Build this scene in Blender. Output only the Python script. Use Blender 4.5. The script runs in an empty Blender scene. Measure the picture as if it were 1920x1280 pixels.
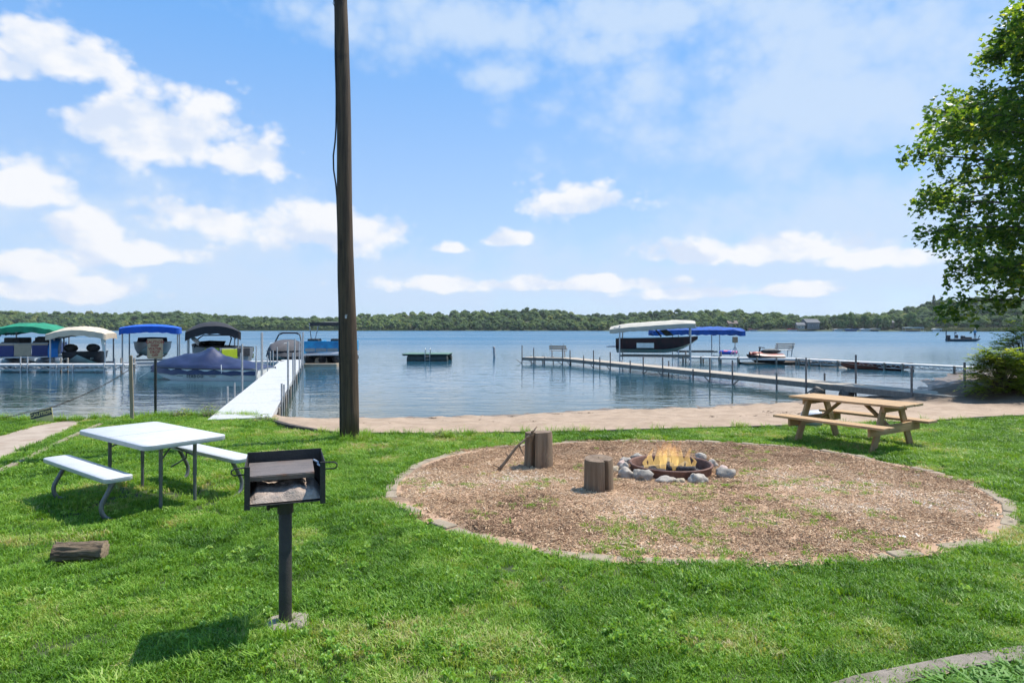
import bpy, bmesh, math, random
import numpy as np
from mathutils import Vector, Matrix, noise as mnoise

# ------------------------------------------------------------------ camera, sky, sun, exposure
SC = bpy.context.scene
COL = SC.collection
R = math.radians
FPX, CX, HY, CAMZ = 1200.0, 960.0, 614.0, 1.75      # focal length, optical axis and horizon in photo pixels
WATER = -0.65
cam_data = bpy.data.cameras.new('camera')
cam_data.sensor_width = 36.0
cam_data.lens = FPX / 1920 * 36
cam_data.shift_y = (HY - 640) / 1920
cam_data.clip_start = 0.05
cam_data.clip_end = 6000
cam = bpy.data.objects.new('camera', cam_data)
COL.objects.link(cam)
cam.location = (0, 0, CAMZ)
cam.rotation_euler = (R(90), 0, 0)
SC.camera = cam

SUN_AZ, SUN_EL = R(60), R(60)                         # azimuth from +Y towards +X
sun_data = bpy.data.lights.new('sun', 'SUN')
sun_data.energy = 5.0
sun_data.angle = R(0.53)
sun_data.color = (1.0, 0.95, 0.87)
sun = bpy.data.objects.new('sun', sun_data)
COL.objects.link(sun)
sd = Vector((math.sin(SUN_AZ) * math.cos(SUN_EL), math.cos(SUN_AZ) * math.cos(SUN_EL), math.sin(SUN_EL)))
sun.rotation_euler = sd.to_track_quat('Z', 'Y').to_euler()
sun.location = (20, 12, 40)

SC.view_settings.view_transform = 'Standard'
SC.view_settings.look = 'None'
SC.view_settings.exposure = 0.4
SC.view_settings.gamma = 1.0
SC.view_settings.use_curve_mapping = False
SC.cycles.use_denoising = True
SC.cycles.max_bounces = 5
SC.cycles.adaptive_threshold = 0.025
SC.cycles.transparent_max_bounces = 12
SC.cycles.caustics_reflective = False
SC.cycles.caustics_refractive = False

SKY_STRENGTH = 0.12


class NT:
    """small helper to write node trees as expressions"""
    def __init__(self, tree):
        self.t = tree

    def new(self, kind, **kw):
        n = self.t.nodes.new(kind)
        for k, v in kw.items():
            setattr(n, k, v)
        return n

    def put(self, sock, v):
        if isinstance(v, bpy.types.NodeSocket):
            self.t.links.new(v, sock)
        elif v is not None:
            sock.default_value = v

    def math(self, op, a, b=None, c=None, clamp=False):
        n = self.new('ShaderNodeMath', operation=op, use_clamp=clamp)
        for i, v in enumerate((a, b, c)):
            if v is not None:
                self.put(n.inputs[i], v)
        return n.outputs[0]

    def vmath(self, op, a, b=None):
        n = self.new('ShaderNodeVectorMath', operation=op)
        self.put(n.inputs[0], a)
        if b is not None:
            self.put(n.inputs[1], b)
        return n.outputs[0]

    def noise(self, vec, scale, detail=4, rough=0.55, dist=0.0):
        n = self.new('ShaderNodeTexNoise')
        if vec is not None:
            self.put(n.inputs['Vector'], vec)
        n.inputs['Scale'].default_value = scale
        n.inputs['Detail'].default_value = detail
        n.inputs['Roughness'].default_value = rough
        n.inputs['Distortion'].default_value = dist
        return n.outputs['Fac']

    def smooth(self, v, lo, hi, a=0.0, b=1.0):
        n = self.new('ShaderNodeMapRange', interpolation_type='SMOOTHSTEP')
        self.put(n.inputs[0], v)
        for i, x in enumerate((lo, hi, a, b)):
            self.put(n.inputs[i + 1], x)
        return n.outputs[0]

    def mix(self, fac, a, b):
        n = self.new('ShaderNodeMix', data_type='RGBA')
        self.put(n.inputs[0], fac)
        self.put(n.inputs[6], a if isinstance(a, bpy.types.NodeSocket) else tuple(a) + (1,))
        self.put(n.inputs[7], b if isinstance(b, bpy.types.NodeSocket) else tuple(b) + (1,))
        return n.outputs[2]


def build_world():
    w = bpy.data.worlds.new('World')
    SC.world = w
    w.use_nodes = True
    w.node_tree.nodes.clear()
    T = NT(w.node_tree)
    out = T.new('ShaderNodeOutputWorld')
    bg = T.new('ShaderNodeBackground')
    bg.inputs['Strength'].default_value = SKY_STRENGTH
    sky = T.new('ShaderNodeTexSky', sky_type='NISHITA')
    sky.sun_disc = False
    sky.sun_elevation = SUN_EL
    sky.sun_rotation = SUN_AZ
    sky.altitude = 300
    sky.air_density = 1.0
    sky.dust_density = 0.6
    sky.ozone_density = 2.5
    tc = T.new('ShaderNodeTexCoord')
    sep = T.new('ShaderNodeSeparateXYZ')
    T.put(sep.inputs[0], tc.outputs['Generated'])
    az = T.math('ARCTAN2', sep.outputs[0], sep.outputs[1])
    el = T.math('ARCSINE', sep.outputs[2])
    comb = T.new('ShaderNodeCombineXYZ')
    T.put(comb.inputs[0], az)
    T.put(comb.inputs[1], T.math('MULTIPLY', el, 1.35))
    P = comb.outputs[0]
    # irregular cloud edges: fractal noise on the sky dome
    def puffs(vec):
        v = T.new('ShaderNodeTexVoronoi', feature='F1')
        T.put(v.inputs['Vector'], vec)
        v.inputs['Scale'].default_value = 13.0
        v.inputs['Detail'].default_value = 2.0
        v.inputs['Roughness'].default_value = 0.55
        v.inputs['Lacunarity'].default_value = 2.3
        return T.math('MULTIPLY_ADD', v.outputs['Distance'], -0.42, 0.22)

    n1 = T.math('ADD', T.noise(P, 8.0, 7, 0.56), puffs(P))
    nb = T.noise(P, 3.0, 3, 0.5)
    up = T.vmath('ADD', P, (0.012, 0.03, 0.0))
    n0 = T.noise(P, 8.0, 4, 0.5)
    n2 = T.noise(up, 8.0, 4, 0.5)
    hard = [(90, 105, 125, 72), (20, 130, 90, 45), (330, 255, 190, 85), (430, 300, 130, 60), (230, 235, 110, 45), (55, 355, 105, 52),
            (370, 412, 135, 44), (645, 440, 165, 58), (150, 440, 95, 45), (1085, 385, 118, 48),
            (941, 450, 45, 20), (160, 545, 190, 30), (60, 500, 110, 40),
            (1310, 480, 120, 32), (1480, 470, 190, 36), (1650, 485, 130, 26), (840, 465, 40, 16), (1020, 535, 330, 20), (1380, 548, 200, 18), (250, 478, 170, 28)]
    soft = [(1560, 170, 430, 210), (1180, 40, 190, 50), (830, 60, 230, 70), (1150, 95, 110, 40), (300, 470, 380, 110),
            (1250, 535, 650, 75), (700, 540, 760, 60), (1600, 430, 330, 90), (950, 135, 70, 40)]

    def field(lst, grow):
        acc = None
        for px, py, rx, ry in lst:
            a = math.atan((px - CX) / FPX)
            e = math.atan((HY - py) / FPX * math.cos(a))
            ca = math.cos(a)
            rx, ry = rx * grow / FPX * ca * ca, ry * grow / FPX * ca
            dx = T.math('MULTIPLY', T.math('SUBTRACT', az, a), 1 / rx)
            dy = T.math('SUBTRACT', el, e)
            dy = T.math('MAXIMUM', T.math('MULTIPLY', dy, 1 / ry), T.math('MULTIPLY', dy, -1.6 / ry))
            d = T.math('ADD', T.math('MULTIPLY', dx, dx), T.math('MULTIPLY', dy, dy))
            d = T.math('SUBTRACT', 1.0, T.math('SQRT', d))
            acc = d if acc is None else T.math('MAXIMUM', acc, d)
        return acc

    fh, fs = field(hard, 1.5), field(soft, 1.45)
    # the same kind of scattered cumulus goes on round the rest of the sky
    away = T.smooth(T.math('ABSOLUTE', az), 0.75, 1.0)
    high = T.smooth(el, 0.5, 0.62)
    rest = T.math('MAXIMUM', away, high)
    fr = T.math('SUBTRACT', T.math('MULTIPLY', nb, 3.0), 1.62)
    fh = T.math('ADD', T.math('MULTIPLY', fh, T.math('SUBTRACT', 1.0, rest)), T.math('MULTIPLY', fr, rest))
    fs = T.math('ADD', T.math('MULTIPLY', fs, T.math('SUBTRACT', 1.0, rest)), T.math('MULTIPLY', fr, rest))
    edge = T.math('MULTIPLY', T.math('SUBTRACT', n1, 0.5), 2.1)
    dens = T.math('ADD', T.math('MULTIPLY_ADD', T.math('MAXIMUM', fh, -0.9), 1.5, 0.10), edge)
    a_h = T.smooth(dens, 0.05, 0.66)
    a_s = T.math('MULTIPLY', T.smooth(T.math('ADD', T.math('MAXIMUM', fs, -0.8), T.math('MULTIPLY', edge, 0.75)), -0.50, 0.60), 0.88)
    lit = T.smooth(T.math('ADD', T.math('SUBTRACT', n0, n2), T.math('MULTIPLY', dens, -0.02)), -0.13, 0.05)
    k = 1.0 / SKY_STRENGTH
    ccol = T.mix(lit, (0.53 * k, 0.605 * k, 0.735 * k), (0.715 * k, 0.73 * k, 0.76 * k))
    # veil of thin cloud first, then the cumulus
    grade = T.new('ShaderNodeMix', data_type='RGBA', blend_type='MULTIPLY')
    grade.inputs[0].default_value = 1.0
    T.put(grade.inputs[6], sky.outputs[0])
    grade.inputs[7].default_value = (0.84, 1.0, 1.16, 1)
    air = T.mix(T.smooth(el, -0.02, 0.55), (0.43 * k, 0.56 * k, 0.745 * k), (0.115 * k, 0.355 * k, 0.77 * k))
    base = T.mix(0.75, grade.outputs[2], air)
    c = T.mix(a_s, base, (0.47 * k, 0.585 * k, 0.745 * k))
    c = T.mix(a_h, c, ccol)
    T.put(bg.inputs['Color'], c)
    T.put(out.inputs['Surface'], bg.outputs[0])


build_world()


# ------------------------------------------------------------------ pixel <-> place
def at(px, py, z):
    """the point on the level z that the photo shows at this pixel"""
    d = FPX * (CAMZ - z) / (py - HY)
    return Vector(((px - CX) * d / FPX, d, z))


def atd(px, py, d):
    return Vector(((px - CX) * d / FPX, d, CAMZ - (py - HY) * d / FPX))


def lawn(px, py):
    d = FPX * (CAMZ - 0.0263 * 4) / (py - HY - FPX * 0.0263)
    return Vector(((px - CX) * d / FPX, d, -0.0263 * (d - 4)))


EDGE = [(-400, 13.2), (-30, 13.5), (-11.2, 13.96), (-9.2, 13.8), (-8.8, 14.4), (-8.2, 14.7), (-6.9, 14.75), (-5.7, 14.5), (-5.18, 13.67),
        (-4.39, 12.53), (-3.56, 11.86), (-3.09, 11.6), (-2.28, 11.62), (-1.06, 11.6), (0, 11.75), (1.2, 11.86), (2.6, 12.16),
        (4.84, 12.6), (8.97, 13.57), (10.35, 14.16), (11.64, 14.55), (14, 15.3), (20, 16.8), (400, 60)]
SHORE = [(-400, 14.0), (-30, 14.3), (-11.2, 14.75), (-9.2, 14.75), (-8.2, 15.4), (-6.9, 15.6), (-6.17, 16.2), (-3.9, 16.3), (-2.47, 16.5), (0, 16.85),
         (3.0, 18.0), (4.9, 18.35), (7.26, 19.0), (8.3, 19.5), (10.8, 20.3), (13.5, 21.2), (15.5, 23.0), (18, 26), (26, 34), (400, 120)]
EX, EY = zip(*EDGE)
WX, WY = zip(*SHORE)
FAR = [(-900, 520), (-300, 490), (0, 470), (100, 450), (200, 420), (260, 400), (300, 385), (420, 380), (900, 430)]
FX, FY = zip(*FAR)
# top of the wood on the skyline, in photo pixels
SKYL = [(-900, 584), (-300, 586), (0, 583), (60, 584), (130, 588), (200, 587), (300, 585), (400, 589), (450, 592), (560, 597), (640, 593), (750, 588), (850, 585), (950, 581), (1000, 580),
        (1060, 582), (1110, 591), (1150, 590), (1250, 583), (1330, 582), (1450, 586), (1520, 592), (1560, 590), (1650, 588), (1700, 577),
        (1760, 563), (1850, 561), (1920, 563), (2300, 570), (3000, 585)]
KX, KY = zip(*SKYL)


def gz(x, y):
    """height of the ground, vectorised"""
    x = np.asarray(x, float)
    y = np.asarray(y, float)
    zl = -0.0263 * np.clip(y - 4, 0, 12)
    ye, yw = np.interp(x, EX, EY), np.interp(x, WX, WY)
    ze = np.maximum(-0.0263 * (ye - 4), -0.42)
    t = (y - ye) / np.maximum(yw - ye, 0.05)
    zb = ze + (WATER - ze) * np.clip(t, 0, None) ** 1.15
    zb = np.maximum(zb, -2.6)
    z = np.where(y < ye, zl, zb)
    z = z + 0.55 * np.exp(-(((x - 15.6) / 2.6) ** 2 + ((y - 19.8) / 2.3) ** 2))      # the shaded bank under the big tree
    z = z + 0.40 * np.exp(-(((x - 15.0) / 1.3) ** 2 + ((y - 17.8) / 1.3) ** 2))
    # far shore
    yf = np.interp(x, FX, FY)
    px = CX + FPX * x / np.maximum(y, 1)
    top = (HY - np.interp(px, KX, KY)) * y / FPX + CAMZ - 7.6
    u = np.clip((y - yf) / 110.0, 0, 1)
    zf = WATER - 1.2 + np.clip((y - yf + 8) / 10, 0, 1) * 1.8 + np.maximum(top, 0) * u * u * (3 - 2 * u)
    return np.where(y > yf - 8, zf, z)


def G(x, y):
    return float(gz(x, y))


# ------------------------------------------------------------------ mesh building helpers
class MB:
    def __init__(self):
        self.v, self.f = [], []

    def add(self, vs, fs):
        o = len(self.v)
        self.v += [tuple(p) for p in vs]
        self.f += [tuple(i + o for i in f) for f in fs]
        return self

    def box(self, c, s, rot=None):
        c = Vector(c)
        vs = []
        for i in range(8):
            p = Vector(((i & 1) - .5, ((i >> 1) & 1) - .5, ((i >> 2) & 1) - .5))
            p = Vector((p.x * s[0], p.y * s[1], p.z * s[2]))
            vs.append(c + (rot @ p if rot else p))
        return self.add(vs, [(0, 2, 3, 1), (4, 5, 7, 6), (0, 1, 5, 4), (2, 6, 7, 3), (0, 4, 6, 2), (1, 3, 7, 5)])

    def beam(self, a, b, w, h, up=(0, 0, 1)):
        a, b = Vector(a), Vector(b)
        x = (b - a).normalized()
        u = Vector(up)
        y = u.cross(x)
        if y.length < 1e-4:
            y = Vector((0, 1, 0)).cross(x)
        y.normalize()
        z = x.cross(y)
        m = Matrix((x, y, z)).transposed()
        return self.box((a + b) / 2, ((b - a).length, w, h), m)

    def tube(self, pts, r, n=8, cap=True):
        pts = [Vector(p) for p in pts]
        rs = r if isinstance(r, (list, tuple)) else [r] * len(pts)
        rings = []
        u = None
        for i, p in enumerate(pts):
            d = (pts[min(i + 1, len(pts) - 1)] - pts[max(i - 1, 0)]).normalized()
            if u is None:
                u = d.cross(Vector((0, 0, 1)))
                if u.length < 1e-3:
                    u = d.cross(Vector((1, 0, 0)))
            else:
                u = u - d * u.dot(d)
            u.normalize()
            w = d.cross(u)
            rings.append([p + (u * math.cos(2 * math.pi * k / n) + w * math.sin(2 * math.pi * k / n)) * rs[i] for k in range(n)])
        return self.loft(rings, True, cap)

    def loft(self, rings, closed=True, cap=True):
        n = len(rings[0])
        vs = [p for r in rings for p in r]
        fs = []
        m = n if closed else n - 1
        for i in range(len(rings) - 1):
            for k in range(m):
                a, b = i * n + k, i * n + (k + 1) % n
                fs.append((a, b, b + n, a + n))
        if cap:
            fs.append(tuple(range(n - 1, -1, -1)))
            fs.append(tuple(range((len(rings) - 1) * n, len(rings) * n)))
        return self.add(vs, fs)

    def lathe(self, prof, n=24, c=(0, 0, 0), cap=True):
        c = Vector(c)
        return self.loft([[c + Vector((r * math.cos(2 * math.pi * k / n), r * math.sin(2 * math.pi * k / n), z)) for k in range(n)] for r, z in prof], True, cap)

    def prism(self, poly, z0, z1):
        return self.loft([[(x, y, z0) for x, y in poly], [(x, y, z1) for x, y in poly]], True, True)

    def quad(self, a, b, c, d):
        return self.add([a, b, c, d], [(0, 1, 2, 3)])

    def blob(self, c, r, sub=2, amp=0.15, freq=1.5, seed=0, flat=None):
        bm = bmesh.new()
        bmesh.ops.create_icosphere(bm, subdivisions=sub, radius=1)
        c = Vector(c)
        o = Vector((seed * 7.3, seed * 3.1, seed * 1.7))
        vs = []
        for v in bm.verts:
            p = v.co * (1 + amp * mnoise.fractal(v.co * freq + o, 1.0, 2.0, 3))
            p = Vector((p.x * r[0], p.y * r[1], p.z * r[2]))
            if flat is not None:
                p.z = max(p.z, flat)
            vs.append(c + p)
        fs = [tuple(v.index for v in f.verts) for f in bm.faces]
        bm.free()
        return self.add(vs, fs)

    def mesh(self, name, bevel=0.0, seg=1, smooth=False):
        me = bpy.data.meshes.new(name)
        me.from_pydata([tuple(p) for p in self.v], [], self.f)
        bm = bmesh.new()
        bm.from_mesh(me)
        bmesh.ops.recalc_face_normals(bm, faces=bm.faces)
        if bevel:
            es = [e for e in bm.edges if len(e.link_faces) == 2 and e.calc_face_angle(0) > 0.6]
            bmesh.ops.bevel(bm, geom=es, offset=bevel, segments=seg, profile=0.5, affect='EDGES', clamp_overlap=True)
        bm.to_mesh(me)
        bm.free()
        if smooth:
            me.polygons.foreach_set('use_smooth', [True] * len(me.polygons))
            if smooth != 'all':
                try:
                    me.set_sharp_from_angle(angle=R(42))
                except Exception:
                    pass
        return me


def part(name, mb, mat, parent=None, bevel=0.0, smooth=False, label=None, seg=1, loc=None, rot=None):
    me = mb if isinstance(mb, bpy.types.Mesh) else mb.mesh(name, bevel, seg, smooth)
    if mat is not None and not me.materials:
        me.materials.append(mat)
    o = bpy.data.objects.new(name, me)
    COL.objects.link(o)
    if parent:
        o.parent = parent
    if loc is not None:
        o.location = loc
    if rot is not None:
        o.rotation_euler = rot
    if label:
        o['label'] = label
    return o


def tag(o, label, cat, group=None):
    o['label'] = label
    o['category'] = cat
    if group:
        o['group'] = group
    return o


def thing(name, label, cat, loc=(0, 0, 0), rz=0.0, group=None):
    o = bpy.data.objects.new(name, None)
    o.empty_display_size = 0.1
    COL.objects.link(o)
    o.location = loc
    o.rotation_euler = (0, 0, rz)
    return tag(o, label, cat, group)


def structure(name, mb, mat, smooth=True):
    o = part(name, mb, mat, smooth='all' if smooth else False)
    o['kind'] = 'structure'
    return o


def copy_tree(o, parent=None):
    c = o.copy()
    COL.objects.link(c)
    c.parent = parent
    for ch in list(o.children):
        copy_tree(ch, c)
    return c


def text_mesh(body, size, bold=0.0, spacing=1.0):
    cu = bpy.data.curves.new('lettering', 'FONT')
    cu.body = body
    cu.size = size
    cu.align_x = 'CENTER'
    cu.align_y = 'CENTER'
    cu.offset = bold
    cu.space_character = spacing
    cu.space_line = 0.86
    cu.resolution_u = 2
    ob = bpy.data.objects.new('lettering', cu)
    COL.objects.link(ob)
    dg = bpy.context.evaluated_depsgraph_get()
    me = bpy.data.meshes.new_from_object(ob.evaluated_get(dg))
    bpy.data.objects.remove(ob)
    bpy.data.curves.remove(cu)
    me.materials.clear()
    return me


# ------------------------------------------------------------------ materials
def pmat(name, c1, c2=None, scale=4.0, rough=0.6, bump=0.0, bscale=None, metal=0.0, stretch=(1, 1, 1), detail=5, spec=0.5,
         contrast=(0.3, 0.7), c3=None, scale3=1.0, thr3=(0.55, 0.7), coat=0.0, emit=None):
    m = bpy.data.materials.new(name)
    m.use_nodes = True
    T = NT(m.node_tree)
    b = m.node_tree.nodes['Principled BSDF']
    b.inputs['Roughness'].default_value = rough
    b.inputs['Metallic'].default_value = metal
    b.inputs['Specular IOR Level'].default_value = spec
    b.inputs['Coat Weight'].default_value = coat
    if c2 is None and not bump:
        b.inputs['Base Color'].default_value = tuple(c1) + (1,)
        return m
    tc = T.new('ShaderNodeTexCoord')
    vec = T.vmath('MULTIPLY', tc.outputs['Object'], stretch)
    n = T.noise(vec, scale, detail, 0.6)
    col = T.mix(T.smooth(n, *contrast), c1, c2 if c2 else c1)
    if c3:
        n3 = T.noise(tc.outputs['Object'], scale3, 5, 0.65)
        col = T.mix(T.smooth(n3, *thr3), col, c3)
    T.put(b.inputs['Base Color'], col)
    if bump:
        nb = T.noise(vec, bscale or scale * 3, 6, 0.6)
        bn = T.new('ShaderNodeBump')
        bn.inputs['Strength'].default_value = min(1.0, bump)
        bn.inputs['Distance'].default_value = 0.01 * max(1, bump)
        T.put(bn.inputs['Height'], nb)
        T.put(b.inputs['Normal'], bn.outputs[0])
    return m


def leafmat(name, stops, trans=0.35, rough=0.5, attr='tint', inst=True):
    """leaf or blade: diffuse, light shining through, soft gloss; colour from a per-piece tint"""
    m = bpy.data.materials.new(name)
    m.use_nodes = True
    nt = m.node_tree
    T = NT(nt)
    b = nt.nodes['Principled BSDF']
    out = nt.nodes['Material Output']
    a = T.new('ShaderNodeAttribute', attribute_type='INSTANCER' if inst else 'GEOMETRY', attribute_name=attr)
    cr = T.new('ShaderNodeValToRGB')
    el = cr.color_ramp.elements
    while len(el) < len(stops):
        el.new(0.5)
    for e, (p, c) in zip(el, stops):
        e.position = p
        e.color = tuple(c) + (1,)
    T.put(cr.inputs[0], a.outputs['Fac'])
    T.put(b.inputs['Base Color'], cr.outputs[0])
    b.inputs['Roughness'].default_value = rough
    b.inputs['Specular IOR Level'].default_value = 0.35
    tr = T.new('ShaderNodeBsdfTranslucent')
    warm = T.new('ShaderNodeMix', data_type='RGBA', blend_type='MULTIPLY')
    warm.inputs[0].default_value = 1
    T.put(warm.inputs[6], cr.outputs[0])
    warm.inputs[7].default_value = (1.5, 1.35, 0.6, 1)
    T.put(tr.inputs[0], warm.outputs[2])
    mx = T.new('ShaderNodeMixShader')
    mx.inputs[0].default_value = trans
    T.put(mx.inputs[1], b.outputs[0])
    T.put(mx.inputs[2], tr.outputs[0])
    T.put(out.inputs[0], mx.outputs[0])
    return m


def scatter(name, pts, rot, scl, tint, idx, protos, kind='stuff'):
    """one object whose pieces are instances set on the given points"""
    n = len(pts)
    me = bpy.data.meshes.new(name)
    me.vertices.add(n)
    me.vertices.foreach_set('co', np.asarray(pts, np.float32).ravel())
    for an, ty, key, val in (('rot', 'FLOAT_VECTOR', 'vector', rot), ('scl', 'FLOAT_VECTOR', 'vector', scl),
                             ('tint', 'FLOAT', 'value', tint), ('idx', 'INT', 'value', idx)):
        a = me.attributes.new(an, ty, 'POINT')
        a.data.foreach_set(key, np.asarray(val, np.int32 if ty == 'INT' else np.float32).ravel())
    me.update()
    coll = bpy.data.collections.new(name + '_pieces')
    for p in protos:
        coll.objects.link(p)
    ng = bpy.data.node_groups.new(name, 'GeometryNodeTree')
    ng.interface.new_socket('Geometry', in_out='INPUT', socket_type='NodeSocketGeometry')
    ng.interface.new_socket('Geometry', in_out='OUTPUT', socket_type='NodeSocketGeometry')
    N = ng.nodes
    gi, go = N.new('NodeGroupInput'), N.new('NodeGroupOutput')
    ci = N.new('GeometryNodeCollectionInfo')
    ci.inputs['Collection'].default_value = coll
    ci.inputs['Separate Children'].default_value = True
    ci.inputs['Reset Children'].default_value = True
    iop = N.new('GeometryNodeInstanceOnPoints')
    iop.inputs['Pick Instance'].default_value = True
    L = ng.links
    L.new(gi.outputs[0], iop.inputs['Points'])
    L.new(ci.outputs[0], iop.inputs['Instance'])
    for an, ty, sock in (('rot', 'FLOAT_VECTOR', 'Rotation'), ('scl', 'FLOAT_VECTOR', 'Scale'), ('idx', 'INT', 'Instance Index')):
        na = N.new('GeometryNodeInputNamedAttribute')
        na.data_type = ty
        na.inputs['Name'].default_value = an
        L.new(na.outputs['Attribute'], iop.inputs[sock])
    L.new(iop.outputs[0], go.inputs[0])
    o = bpy.data.objects.new(name, me)
    COL.objects.link(o)
    md = o.modifiers.new('scatter', 'NODES')
    md.node_group = ng
    o['kind'] = kind
    return o


def proto(name, vs, fs, mat, smooth=False):
    me = bpy.data.meshes.new(name)
    me.from_pydata([tuple(v) for v in vs], [], fs)
    if smooth:
        me.polygons.foreach_set('use_smooth', [True] * len(me.polygons))
    me.materials.append(mat)
    return bpy.data.objects.new(name, me)


def inpoly(x, y, poly):
    x, y = np.asarray(x), np.asarray(y)
    c = np.zeros(x.shape, bool)
    n = len(poly)
    for i in range(n):
        x0, y0 = poly[i]
        x1, y1 = poly[(i + 1) % n]
        if y0 == y1:
            continue
        k = ((y0 > y) != (y1 > y)) & (x < (x1 - x0) * (y - y0) / (y1 - y0) + x0)
        c ^= k
    return c


def vnoise(x, y, s, seed=0):
    """cheap smooth noise for arrays, 0..1"""
    rs = np.random.RandomState(seed)
    g = rs.rand(64, 64)
    u, v = np.asarray(x) / s + 1000, np.asarray(y) / s + 1000
    i, j = np.floor(u).astype(int), np.floor(v).astype(int)
    fu, fv = u - i, v - j
    fu, fv = fu * fu * (3 - 2 * fu), fv * fv * (3 - 2 * fv)
    a = g[i % 64, j % 64] * (1 - fu) + g[(i + 1) % 64, j % 64] * fu
    b = g[i % 64, (j + 1) % 64] * (1 - fu) + g[(i + 1) % 64, (j + 1) % 64] * fu
    return a * (1 - fv) + b * fv

# ------------------------------------------------------------------ ground, beach, lake
rng = np.random.RandomState(7)
random.seed(7)


def catmull(pts, n=8, closed=True):
    out = []
    m = len(pts)
    P = [Vector(p) for p in pts]
    for i in range(m if closed else m - 1):
        if closed:
            a, b, c, d = P[i - 1], P[i], P[(i + 1) % m], P[(i + 2) % m]
        else:
            a, b, c, d = P[max(i - 1, 0)], P[i], P[i + 1], P[min(i + 2, m - 1)]
        for k in range(n):
            t = k / n
            out.append(0.5 * ((2 * b) + (c - a) * t + (2 * a - 5 * b + 4 * c - d) * t * t + (3 * b - a - 3 * c + d) * t ** 3))
    if not closed:
        out.append(P[-1])
    return out


def axis(segs):
    out = []
    for a, b, s in segs:
        n = max(1, int(round((b - a) / s)))
        out += [a + (b - a) * i / n for i in range(n)]
    out.append(segs[-1][1])
    return np.array(out)


def sheet(name, xs, ys, zf, mat):
    X, Y = np.meshgrid(xs, ys)
    Z = zf(X, Y)
    nx, ny = len(xs), len(ys)
    me = bpy.data.meshes.new(name)
    me.vertices.add(nx * ny)
    me.vertices.foreach_set('co', np.stack([X, Y, Z], -1).astype(np.float32).ravel())
    i = np.arange((ny - 1) * (nx - 1))
    a = (i // (nx - 1)) * nx + i % (nx - 1)
    q = np.stack([a, a + 1, a + 1 + nx, a + nx], -1)
    me.loops.add(q.size)
    me.loops.foreach_set('vertex_index', q.ravel().astype(np.int32))
    me.polygons.add(len(q))
    me.polygons.foreach_set('loop_start', (np.arange(len(q)) * 4).astype(np.int32))
    me.polygons.foreach_set('use_smooth', np.ones(len(q), bool))
    me.update()
    me.validate()
    o = part(name, me, mat)
    o['kind'] = 'structure'
    return o


m_ground = pmat('soil_under_grass', (0.030, 0.052, 0.012), (0.06, 0.075, 0.022), 3.0, 0.95, 0.6, 60, c3=(0.13, 0.115, 0.06), scale3=0.8, thr3=(0.6, 0.75))
xs = axis([(-1600, -100, 60), (-100, -20, 5), (-20, 24, 0.25), (24, 100, 5), (100, 1600, 40)])
ys = axis([(-60, -4, 4), (-4, 26, 0.2), (26, 60, 4), (60, 360, 30), (360, 640, 7), (640, 1500, 60)])
sheet('ground', xs, ys, gz, m_ground)

# beach
def sandmat():
    m = pmat('beach_sand', (0.29, 0.205, 0.135), (0.41, 0.30, 0.21), 2.4, 0.95, 1.0, 45, contrast=(0.25, 0.75))
    T = NT(m.node_tree)
    b = m.node_tree.nodes['Principled BSDF']
    geo = T.new('ShaderNodeNewGeometry')
    sp = T.new('ShaderNodeSeparateXYZ')
    T.put(sp.inputs[0], geo.outputs['Position'])
    col = b.inputs['Base Color'].links[0].from_socket
    speck = T.smooth(T.noise(geo.outputs['Position'], 17, 4, 0.65), 0.58, 0.70)
    col = T.mix(T.math('MULTIPLY', speck, 0.6), col, (0.14, 0.09, 0.055))
    wet = T.smooth(T.math('ADD', sp.outputs[2], T.math('MULTIPLY', T.noise(geo.outputs['Position'], 2.5, 4), 0.06)), WATER + 0.05, WATER + 0.12, 1.0, 0.0)
    col = T.mix(wet, col, (0.15, 0.105, 0.065))
    soil_shade = T.smooth(T.math('ADD', T.math('ADD', sp.outputs[0], T.math('MULTIPLY', sp.outputs[1], 0.55)), T.math('MULTIPLY', T.noise(geo.outputs['Position'], 1.1, 5, .6), 3.0)), 22.6, 24.2)  # dark bank soil; the tone also paints in tree shade missing from the bank
    col = T.mix(soil_shade, col, T.mix(T.noise(geo.outputs['Position'], 5, 4, .6), (0.075, 0.052, 0.034), (0.17, 0.12, 0.08)))
    T.put(b.inputs['Base Color'], col)
    T.put(b.inputs['Roughness'], T.math('SUBTRACT', 0.95, T.math('MULTIPLY', wet, 0.5)))
    return m


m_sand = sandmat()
nu, nv = 230, 60
bx = np.concatenate([np.linspace(-6.6, 16, 200), np.linspace(16.4, 30, 30)])
vv = np.linspace(0, 1, nv)
ye, yw = np.interp(bx, EX, EY), np.interp(bx, WX, WY) + 2.5
X = np.repeat(bx[None, :], nv, 0)
Y = ye[None, :] + (yw - ye)[None, :] * vv[:, None]
lump = 0.05 * vnoise(X, Y, 0.40, 1) + 0.05 * vnoise(X, Y, 0.21, 2) + 0.03 * vnoise(X, Y, 1.1, 3)
Z = gz(X, Y) + 0.012 + lump * np.clip(vv * 8, 0, 1)[:, None]
mb = MB()
mb.v = [tuple(p) for p in np.stack([X, Y, Z], -1).reshape(-1, 3)]
mb.f = [(j * nu + i, j * nu + i + 1, (j + 1) * nu + i + 1, (j + 1) * nu + i) for j in range(nv - 1) for i in range(nu - 1)]
structure('beach', mb, m_sand)


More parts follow.
